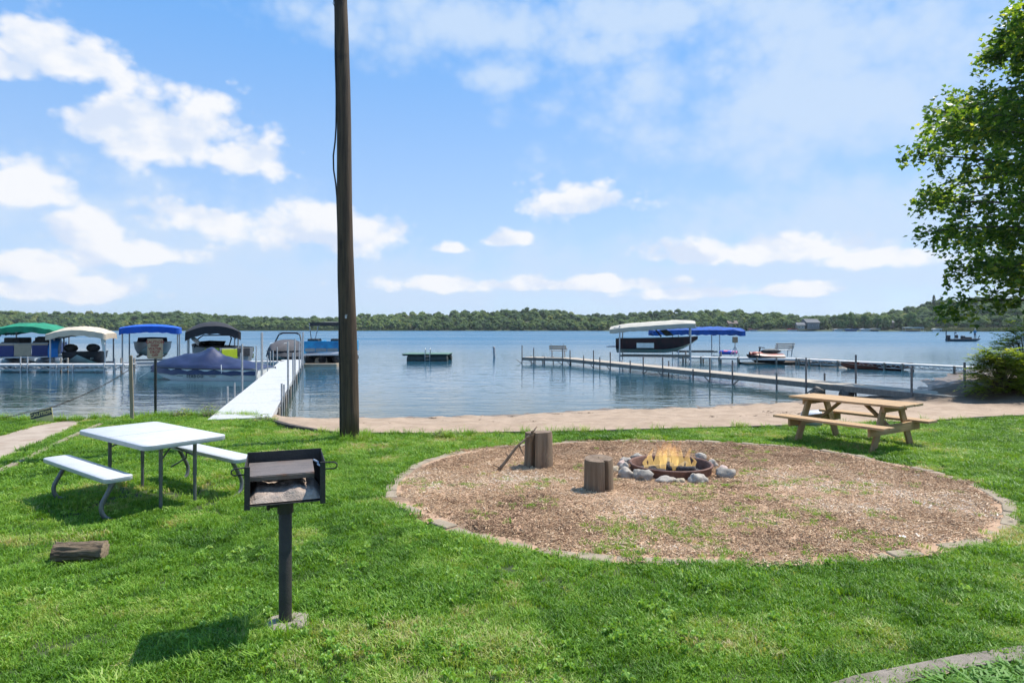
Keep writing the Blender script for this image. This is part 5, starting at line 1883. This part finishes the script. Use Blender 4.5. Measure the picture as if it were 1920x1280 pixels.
part('tube_seat', MB().lathe([(.5, .12), (.4, .17), (.02, .17)], 20), gloss('tube_blue', (.02, .12, .5)), o, smooth='all')

# --- jet ski on its float
q = at(1440, 683, WATER)
js = thing('jet_ski', 'black and red jet ski parked on a float by the far dock', 'jet ski', (q.x, q.y + .6, WATER + .22), R(-172))
rg = hull_rings(2.5, .95, .28, .18, fine=2.2, sheer=.5)
mb = MB().loft(rg, False, False).add(rg[0], [tuple(range(7))])
part('hull', mb, h_black, js, smooth=True)
part('deck', MB().loft([[(r[0][0], r[0][1], r[0][2]), (r[0][0], r[0][1] * .5, r[0][2] + .16), (r[0][0], 0, r[0][2] + .2), (r[0][0], r[-1][1] * .5, r[-1][2] + .16), r[-1]] for r in rg[:-1]], False, False), gloss('red_gelcoat', (.03, .02, .02), (.30, .03, .02)), js, smooth='all')
part('seat', MB().blob((-.45, 0, .62), (.75, .2, .16), 2, .05, 1, 1), m_seatblack, js, smooth='all')
part('front_hood', MB().blob((.55, 0, .47), (.5, .24, .13), 2, .05, 1, 2), gloss('orange_red', (.40, .05, .02)), js, smooth='all')
part('handlebar', MB().tube([(.2, -.38, .85), (.3, -.1, .88), (.3, .1, .88), (.2, .38, .85)], .03, 6).tube([(.35, 0, .6), (.3, 0, .88)], .05, 8), m_black, js, smooth='all')
o = part('jet_ski_float', MB().prism(rounded(3.2, 1.5, .15), -.1, .10), m_raft, loc=(q.x, q.y + .6, WATER), rot=(0, 0, R(-172)), bevel=.02)
tag(o, 'dark low float carrying the jet ski', 'float')


def canoe(label, c, rz, L, tilt, mat, mat2, group):
    t = thing('canoe', label, 'canoe', c, rz, group)
    rings = []
    for i in range(15):
        u = 2 * i / 14 - 1
        w = .40 * (1 - abs(u) ** 2.4) + .01
        zt = .34 + .12 * abs(u) ** 3
        rings.append([(u * L / 2, w * math.cos(a), zt - (zt - .0) * abs(math.sin(a)) ** .7 * (1 - .5 * abs(u) ** 4)) for a in np.linspace(0, math.pi, 9)])
    part('hull', MB().loft(rings, False, False), mat, t, smooth='all', rot=(R(tilt), 0, 0))
    part('gunwale', MB().tube([r[0] for r in rings], .025, 6).tube([r[-1] for r in rings], .025, 6), mat2, t, rot=(R(tilt), 0, 0))
    return t


m_canoe1 = gloss('tan_canoe', (.36, .22, .12))
m_canoe2 = gloss('red_brown_canoe', (.24, .07, .045))
canoe('tan canoe resting on the far dock beside the white bench', at(1535, 683, WATER) + Vector((.2, .5, .28)), R(-28), 4.6, 150, m_canoe1, m_fascia, 'canoes by the far dock')
canoe('reddish brown canoe floating in front of the far truss dock', at(1642, 692, WATER) + Vector((0, 0, -.05)), R(-20), 3.6, 12, m_canoe2, m_black, 'canoes by the far dock')

# --- bass boat with a person fishing, far right
q = at(1809, 640, WATER)
bt, rg = boat('bass_boat', 'low dark bass boat drifting on the open lake at the right', 'boat', q, R(3), 5.6, 2.1, .42, .22, gloss('dark_teal', (.015, .05, .075)), m_seatblack, fine=2.6)
part('outboard_motor', MB().box((-3.0, 0, .75), (.55, .5, .7)).box((-3.0, 0, .1), (.2, .2, .9)), m_black, bt, bevel=.08, seg=2)
part('shallow_anchor', MB().beam((-2.75, .8, .3), (-2.75, .8, 1.9), .10, .12), m_black, bt)
part('console', MB().box((-.7, -.45, .7), (.5, .6, .6)), m_seatblack, bt, bevel=.06)
part('seat', MB().box((.3, 0, .62), (1.1, 1.2, .35)).box((-1.25, .3, .85), (.3, .5, .6)), m_seatblack, bt, bevel=.06)
part('screen_mount', MB().beam((-1.6, .3, .5), (-1.6, .3, 1.6), .05, .05).box((-1.45, .3, 1.5), (.35, .06, .22)), m_black, bt)
part('trolling_motor', MB().beam((2.5, .1, .55), (2.75, .1, 1.0), .09, .09), m_black, bt)


def person(label, loc, rz):
    """standing figure holding a rod: one skinned body, with clothing colours by height"""
    J = {'pelvis': (0, 0, .95), 'chest': (0, .0, 1.30), 'neck': (0, .01, 1.50), 'head': (0, .03, 1.60), 'crown': (0, .03, 1.75),
         'hipL': (-.10, 0, .90), 'kneeL': (-.12, .04, .50), 'ankL': (-.13, 0, .08), 'toeL': (-.14, .16, .03),
         'hipR': (.10, 0, .90), 'kneeR': (.12, .05, .50), 'ankR': (.14, 0, .08), 'toeR': (.16, .16, .03),
         'shL': (-.19, 0, 1.42), 'elL': (-.26, .06, 1.16), 'wrL': (-.14, .28, 1.10), 'haL': (-.08, .36, 1.11),
         'shR': (.19, 0, 1.42), 'elR': (.27, .05, 1.16), 'wrR': (.15, .28, 1.14), 'haR': (.08, .37, 1.16)}
    Rr = {'pelvis': .15, 'chest': .165, 'neck': .06, 'head': .095, 'crown': .075, 'hipL': .09, 'kneeL': .06, 'ankL': .045, 'toeL': .035, 'hipR': .09, 'kneeR': .06, 'ankR': .045, 'toeR': .035,
          'shL': .07, 'elL': .05, 'wrL': .032, 'haL': .038, 'shR': .07, 'elR': .05, 'wrR': .032, 'haR': .038}
    E = [('pelvis', 'chest'), ('chest', 'neck'), ('neck', 'head'), ('head', 'crown'), ('pelvis', 'hipL'), ('hipL', 'kneeL'), ('kneeL', 'ankL'), ('ankL', 'toeL'), ('pelvis', 'hipR'), ('hipR', 'kneeR'), ('kneeR', 'ankR'), ('ankR', 'toeR'),
         ('chest', 'shL'), ('shL', 'elL'), ('elL', 'wrL'), ('wrL', 'haL'), ('chest', 'shR'), ('shR', 'elR'), ('elR', 'wrR'), ('wrR', 'haR')]
    names = list(J)
    me = bpy.data.meshes.new('person')
    me.from_pydata([J[n] for n in names], [(names.index(a), names.index(b)) for a, b in E], [])
    o = bpy.data.objects.new('person_rig', me)
    COL.objects.link(o)
    o.modifiers.new('skin', 'SKIN')
    for i, n in enumerate(names):
        me.skin_vertices[0].data[i].radius = (Rr[n], Rr[n])
        me.skin_vertices[0].data[i].use_root = n == 'pelvis'
    s = o.modifiers.new('sub', 'SUBSURF')
    s.levels = s.render_levels = 2
    dg = bpy.context.evaluated_depsgraph_get()
    body = bpy.data.meshes.new_from_object(o.evaluated_get(dg))
    bpy.data.objects.remove(o)
    m_skin, m_shirt, m_trou = pmat('skin', (.42, .25, .17)), pmat('blue_shirt', (.05, .20, .34)), pmat('grey_trousers', (.10, .10, .11))
    body.materials.clear()
    for m in (m_skin, m_shirt, m_trou):
        body.materials.append(m)
    for p in body.polygons:
        z, y = p.center.z, p.center.y
        p.material_index = 0 if (z > 1.50 or y > .2 and z > 1.0) else (1 if z > .95 else 2)
        p.use_smooth = True
    t = thing('person', label, 'person', loc, rz)
    part('body', body, None, t)
    part('cap', MB().blob((0, .03, 1.73), (.11, .12, .07), 2, 0, 1, 1).box((0, .16, 1.71), (.15, .14, .02)), pmat('pale_cap', (.5, .5, .48)), t, smooth=True)
    r = part('fishing_rod', MB().tube([(0, .36, 1.13), (.0, 1.0, 1.35), (0, 2.0, 1.62)], [.012, .008, .004], 5), m_black)
    r.location = loc
    r.rotation_euler = (0, 0, rz)
    tag(r, 'thin fishing rod held by the person in the bass boat', 'fishing rod')
    return t


person('person in a blue shirt and pale cap standing fishing in the boat bow', q + Vector((1.75, 0, .42)), R(-75))

# ------------------------------------------------------------------ big maple at the right and the bush on the bank
g_maple = leafmat('maple_leaf', [(0, (.035, .09, .018)), (.4, (.085, .175, .026)), (.75, (.22, .33, .04)), (1, (.46, .47, .08))], .58, .4, inst=False)
m_treebark = pmat('maple_bark', (.09, .07, .05), (.15, .12, .09), 4, .95, 1, 14, stretch=(4, 4, 1))


def set_tint(o, tint):
    a = o.data.attributes.new('tint', 'FLOAT', 'POINT')
    a.data.foreach_set('value', np.clip(tint, 0, 1).astype(np.float32))


def maple(loc):
    rs = random.Random(9)
    t = thing('maple_tree', 'big green maple reaching in over the bank from the right edge', 'tree', loc)
    tr = MB()
    H = 14.6
    tr.tube([(.08 * math.sin(z), .06 * math.cos(z * 1.3), z) for z in np.linspace(-.4, H, 16)], [.36 * (1 - z / (H + 1)) ** .8 + .02 for z in np.linspace(0, H, 16)], 12)
    V, F, Tn = [], [], []

    def leaf(p, out, sz):
        n = Vector((rs.gauss(0, .85), rs.gauss(0, .85), 1)).normalized()
        d = (out + Vector((rs.gauss(0, .7), rs.gauss(0, .7), rs.gauss(-.35, .4))))
        d = (d - n * d.dot(n) * .6).normalized()
        s = d.cross(n).normalized()
        L = sz * rs.uniform(.7, 1.25)
        b = len(V)
        V.extend([p, p + d * L * .35 + s * L * .5, p + d * L * .62 + s * L * .2, p + d * L, p + d * L * .62 - s * L * .2, p + d * L * .35 - s * L * .5])
        F.extend([(b, b + 1, b + 2), (b, b + 2, b + 3), (b, b + 3, b + 4), (b, b + 4, b + 5)])
        tt = rs.gauss(.50, .22)
        Tn.extend([tt] * 6)

    def radius(z):
        return float(np.interp(z, [.8, 2.2, 4.0, 5.5, 9.2, 11.6, 13.8, 15.4], [2.7, 4.0, 5.0, 6.1, 6.2, 4.9, 3.2, .8]))

    for i in range(74):
        z0 = 2.4 + 11.6 * (i / 74) ** .9
        az_ = i * 2.39996 + rs.uniform(-.3, .3)
        ze = z0 + rs.uniform(-1.1, 1.2) + .6
        ze = min(max(ze, 1.7), 15.2)
        rl = radius(ze) * rs.uniform(.8, 1.04)
        dirv = Vector((math.cos(az_), math.sin(az_), 0))
        base = Vector((.08 * math.sin(z0), .06 * math.cos(z0 * 1.3), z0))
        end = dirv * rl + Vector((0, 0, ze))
        mid = base.lerp(end, .5) + Vector((0, 0, .55))
        limb = [base.lerp(mid, u) * (1 - u) + mid.lerp(end, u) * u for u in np.linspace(0, 1, 8)]
        tr.tube(limb, [.085 * (1 - .88 * u) * (1 - .4 * i / 74) + .006 for u in np.linspace(0, 1, 8)], 6)
        for k in range(13):
            u = .28 + .72 * k / 12
            j = min(6, int(u * 7))
            p0 = limb[j].lerp(limb[j + 1], u * 7 - j)
            sd_ = 1 if k % 2 else -1
            side = Vector((-dirv.y, dirv.x, 0)) * sd_ * rs.uniform(.3, 1) + dirv * rs.uniform(.35, .9) + Vector((0, 0, rs.uniform(-.8, .7)))
            tl = rs.uniform(.5, 1.25) * (1.15 - .5 * u)
            p1 = p0 + side.normalized() * tl + Vector((0, 0, -.12))
            tr.tube([p0, p0.lerp(p1, .5) + Vector((0, 0, .07)), p1], [.013, .009, .004], 4)
            for q in range(50):
                w = rs.uniform(.15, 1.08)
                p = p0.lerp(p1, w) + Vector((rs.gauss(0, .13), rs.gauss(0, .13), rs.gauss(.0, .26)))
                leaf(p, side.normalized(), .21)
    part('trunk', tr, m_treebark, t, smooth='all')
    mb = MB()
    mb.v, mb.f = V, F
    me = bpy.data.meshes.new('crown')
    me.from_pydata([tuple(v) for v in V], [], F)
    o = part('crown', me, g_maple, t)
    set_tint(o, np.array(Tn))
    return t


maple((22.4, 25.0, -.15))

g_bush = leafmat('sumac_leaflet', [(0, (.10, .20, .02)), (.5, (.26, .36, .03)), (1, (.48, .50, .06))], .5, .45, inst=False)


def frond_bush(label, loc, n, R_, H, seed):
    """bush of long pinnate fronds, each with paired leaflets"""
    rs = random.Random(seed)
    t = thing('frond_bush', label, 'bush', loc)
    mb, st, tint = MB(), MB(), []
    for i in range(n):
        a = rs.uniform(0, 6.283)
        el_ = rs.uniform(-.1, 1.45)
        p0 = Vector((math.cos(a) * math.cos(el_) * R_ * rs.uniform(.15, .75), math.sin(a) * math.cos(el_) * R_ * rs.uniform(.15, .75), max(.02, H * (.12 + .75 * math.sin(max(el_, 0)) * rs.uniform(.6, 1)))))
        d = Vector((math.cos(a + rs.gauss(0, .5)), math.sin(a + rs.gauss(0, .5)), rs.uniform(-.15, .75))).normalized()
        L = rs.uniform(.35, .7)
        tv = rs.gauss(.5, .2)
        s0 = d.cross(Vector((0, 0, 1))).normalized()
        if i % 3 == 0:
            st.tube([(0, 0, -.05), p0 * .55 + Vector((0, 0, .05)), p0], [.014, .010, .005], 4)
        for k in range(9):
            u = .12 + .88 * k / 8
            c = p0 + d * L * u + Vector((0, 0, -.28 * L * u * u))
            for sg_ in (-1, 1):
                dd = (s0 * sg_ + d * .45 + Vector((0, 0, rs.uniform(-.35, .1)))).normalized()
                l = .16 * (1 - .35 * abs(u - .45)) * rs.uniform(.8, 1.15)
                w = dd.cross(Vector((0, 0, 1))).normalized() * l * .19
                mb.add([c, c + dd * l * .45 + w, c + dd * l, c + dd * l * .45 - w], [(0, 1, 2), (0, 2, 3)])
                tint += [tv + rs.gauss(0, .08)] * 4
    o = part('foliage', mb, g_bush, t)
    set_tint(o, np.array(tint))
    part('stems', st, m_treebark, t)
    return t


q = Vector((13.5, 18.0, 0))
frond_bush('bright yellow-green frond bush growing on the bank below the maple', (q.x + .25, q.y, G(q.x + .25, q.y) - .05), 520, .85, 1.45, 21)
q = Vector((15.2, 19.2, 0))
frond_bush('taller feathery bush at the right edge behind the yellow-green one', (q.x + .25, q.y, G(q.x + .25, q.y)), 420, 1.15, 1.95, 22)

# ------------------------------------------------------------------ far right shore: single trees, cottages, boathouses
crown_meshes = []
for i in range(6):
    rs = random.Random(500 + i)
    mb = MB()
    crown_mesh(mb, rs, 1.0, 1.5, 0.18, 16, 700, .085)
    me = mb.mesh('crown')
    a = me.attributes.new('tint', 'FLOAT', 'POINT')
    tv = .25 + .5 * rs.random()
    a.data.foreach_set('value', np.clip(np.random.RandomState(i).normal(tv, .12, len(me.vertices)), 0, 1).astype(np.float32))
    me.materials.append(g_far_o)
    crown_meshes.append(me)
trunk_me = MB().tube([(0, 0, -.1), (.02, 0, .3), (0, .02, .8)], [.07, .05, .03], 7).mesh('trunk', smooth=True)
trunk_me.materials.append(m_treebark)
single = [(1352, 586, 34, 'round'), (1415, 586, 30, 'bright'), (1437, 602, 16, 'small'), (1478, 596, 26, 'dark'), (1524, 588, 26, 'tall'), (1540, 596, 16, 'dark'), (1580, 582, 34, 'tall'), (1597, 581, 26, 'slender'),
          (1622, 584, 30, 'broad'), (1645, 586, 26, 'mid-green'), (1664, 588, 22, 'loose'), (1686, 590, 24, 'dark'), (1710, 578, 34, 'broad'), (1742, 592, 30, 'lone'), (1772, 584, 34, 'bright round'), (1808, 597, 24, 'low'),
          (1838, 590, 30, 'bushy'), (1872, 586, 36, 'broad'), (1905, 588, 34, 'dark'), (1730, 572, 34, 'hillside'), (1790, 566, 36, 'hillside'), (1850, 566, 38, 'hillside'), (1900, 568, 36, 'hillside')]
ORD = 'first second third fourth fifth sixth seventh eighth ninth tenth eleventh twelfth thirteenth fourteenth fifteenth sixteenth seventeenth eighteenth nineteenth'.split()
for i, (px, ytop, wpx, kind) in enumerate(single):
    back = 26 if kind != 'hillside' else 62
    yy = np.interp((px - CX) / FPX * 400, FX, FY) + (6 if kind != 'hillside' else 48) + (i % 3) * 3
    xx = (px - CX) / FPX * yy
    z0 = G(xx, yy) - .3
    ztop = CAMZ + (HY - ytop) / FPX * yy
    hh = max(4.0, ztop - z0)
    w = wpx / FPX * yy
    left = single[i - 1][0] if i else None
    t = thing('shore_tree', (f'{kind} tree, {ORD[i]} from the left in the row along the far right shore' if kind != 'hillside' else f'{ORD[i - 19]} from the left of the tall hillside trees above the right shore'), 'tree', (xx, yy, z0), random.uniform(0, 6.28), 'trees on the far right shore')
    for nm, me, in (('trunk', trunk_me), ('crown', crown_meshes[i % 6])):
        o = part(nm, me, None, t)
        o.scale = (w / 2.0, w / 2.0, hh / 1.95) if nm == 'crown' else (w / 3, w / 3, hh * .6)
# spire-topped conifer on the hill
yy = 470
xx = (1751 - CX) / FPX * yy
z0 = G(xx, yy)
ztop = CAMZ + (HY - 553) / FPX * yy
t = thing('conifer_tree', 'lone dark conifer standing above the wood on the right skyline', 'tree', (xx, yy, z0))
hh = ztop - z0
part('trunk', MB().tube([(0, 0, -.3), (0, 0, hh * .95)], [.3, .05], 7), m_treebark, t)
mb = MB()
rs = random.Random(77)
for i in range(500):
    u = rs.random() ** .8
    r = (1 - u) * 3.0 + .2
    a = rs.uniform(0, 6.283)
    p = Vector((math.cos(a) * r * rs.uniform(.3, 1), math.sin(a) * r * rs.uniform(.3, 1), hh * (.25 + .75 * u)))
    s = Vector((-math.sin(a), math.cos(a), 0)) * .5
    d = Vector((math.cos(a), math.sin(a), -.3)) * .7
    mb.add([p + s, p + d, p - s, p - d * .2], [(0, 1, 2, 3)])
o = part('crown', mb, g_far_o, t)
set_tint(o, np.full(len(mb.v), .05))


def cottage(label, px, d, w, dep, h, roofh, wallmat, roofmat, rz=0.0, lift=.8):
    x = (px - CX) / FPX * d
    t = thing('cottage', label, 'house', (x, d, max(G(x, d), WATER) + lift - .6), rz)
    part('wall', MB().box((0, 0, h / 2), (w, dep, h)), wallmat, t)
    rf = MB()
    o_ = .5
    rf.loft([[(-w / 2 - o_, -dep / 2 - o_, h - .1), (-w / 2 - o_, 0, h + roofh), (-w / 2 - o_, dep / 2 + o_, h - .1)], [(w / 2 + o_, -dep / 2 - o_, h - .1), (w / 2 + o_, 0, h + roofh), (w / 2 + o_, dep / 2 + o_, h - .1)]])
    part('roof', rf, roofmat, t)
    n = max(2, int(w / 2.4))
    for i in range(n):
        wx = -w / 2 + w * (i + .5) / n
        wi = part('window', MB().box((wx, -dep / 2 - .03, h * .55), (1.2, .08, 1.2)), h_white, t)
        part('pane', MB().box((wx, -dep / 2 - .08, h * .55), (1.0, .03, 1.0)), m_glass, wi)
    return t


wl = pmat('pale_siding', (.15, .15, .145), (.12, .12, .115), 2, .8)
wl2 = pmat('tan_siding', (.36, .29, .21), (.30, .24, .17), 2, .8)
rf1 = pmat('grey_shingle', (.13, .13, .135), (.18, .18, .18), 3, .9)
rf2 = pmat('brown_shingle', (.15, .11, .09), (.20, .15, .12), 3, .9)
cottage('pale grey two-level cottage among the trees at the middle of the right shore', 1519, 428, 9, 7, 4.6, 2.4, wl, rf1, R(8), 1.2)
cottage('small tan cottage left of the pale grey one', 1500, 425, 4.5, 5, 3.2, 1.6, wl2, rf1, R(-10), 1.0)
cottage('tan cottage with grey roof half hidden by trees on the right shore', 1662, 425, 6.5, 6, 3.4, 1.8, wl2, rf1, 0, 2.0)
cottage('brown cottage behind the blue canopied lift on the far shore', 1372, 448, 6, 6, 3.6, 2.0, wl2, rf2, 0, 1.5)


def boathouse(label, px, w, h, mat, d, fill=None):
    x = (px - CX) / FPX * d
    t = thing('shore_lift', label, 'boat lift', (x, d, WATER), 0, 'boat lifts on the far shore')
    mb = MB()
    for i in range(9):
        u = 2 * i / 8 - 1
        for y in (-1.6, 1.6):
            mb.v.append((u * w / 2, y, h - .35 * u * u))
    mb.f = [(2 * i, 2 * i + 2, 2 * i + 3, 2 * i + 1) for i in range(8)]
    top = part('canopy', mb, mat, t, smooth='all')
    part('skirt', MB().box((0, -1.62, h - .45), (w, .05, .5)).box((0, 1.62, h - .45), (w, .05, .5)), mat, top)
    for sx in (-1, 1):
        for y in (-1.4, 1.4):
            part('lift_post', MB().tube([(sx * (w / 2 - .3), y, -.5), (sx * (w / 2 - .3), y, h - .4)], .06, 6), m_alu, t)
    if fill:
        hb = part('docked_hull', MB().loft([[(x_, -y_, z_) for y_, z_ in ((.9, .9), (.7, .1), (-.7, .1), (-.9, .9))] for x_ in (-w * .4, 0, w * .3)] + [[(w * .46, 0, .9), (w * .44, 0, .6), (w * .44, 0, .6), (w * .46, 0, .9)]]), fill, t)
    return t


dd = 401
boathouse('far shore lift with a dull red canopy, leftmost near the cottages', 1412, 6.0, 1.6, fabric('faded_red', (.30, .06, .06)), 420, h_white)
boathouse('far shore lift with a bright red canopy in front of the tan cottage', 1486, 6.5, 1.7, fabric('red_canopy', (.40, .05, .05)), 412, h_white)
boathouse('far shore lift with a small cream canopy right of the cottages', 1572, 6.0, 1.7, fabric('far_cream', (.55, .5, .42)), 404, h_white)
boathouse('far shore lift with a blue canopy between two cream ones', 1596, 9.0, 1.7, fabric('far_blue', (.05, .16, .30)), 403, h_navy)
boathouse('far shore lift with a white canopy right of the blue one', 1622, 6.0, 1.8, fabric('far_white', (.66, .66, .66)), 400, h_white)
boathouse('far shore lift with a grey flat canopy next to the white one', 1640, 5.5, 2.0, fabric('far_grey', (.30, .28, .25)), 399, h_black)
boathouse('wide far shore boathouse with a pale green-white roof and dark inside', 1712, 11.5, 2.8, fabric('far_pale', (.52, .58, .52)), 392, h_black)
boathouse('lone far shore lift with a pale canopy right of the wide boathouse', 1756, 4.5, 1.9, fabric('far_pale_two', (.6, .6, .58)), 389, h_white)
print('objects', len(bpy.data.objects))

# ------------------------------------------------------------------ summer haze over the lake
hm = bpy.data.materials.new('summer_haze')
hm.use_nodes = True
hm.node_tree.nodes.clear()
HT = NT(hm.node_tree)
ho = HT.new('ShaderNodeOutputMaterial')
hv = HT.new('ShaderNodeVolumePrincipled')
hv.inputs['Color'].default_value = (0.86, 0.91, 1.0, 1)
hv.inputs['Density'].default_value = 0.00012
hv.inputs['Anisotropy'].default_value = 0.2
HT.put(ho.inputs['Volume'], hv.outputs[0])
haze = part('haze', MB().box((0, 700, 23), (3400, 1600, 64)), hm)
haze['kind'] = 'stuff'
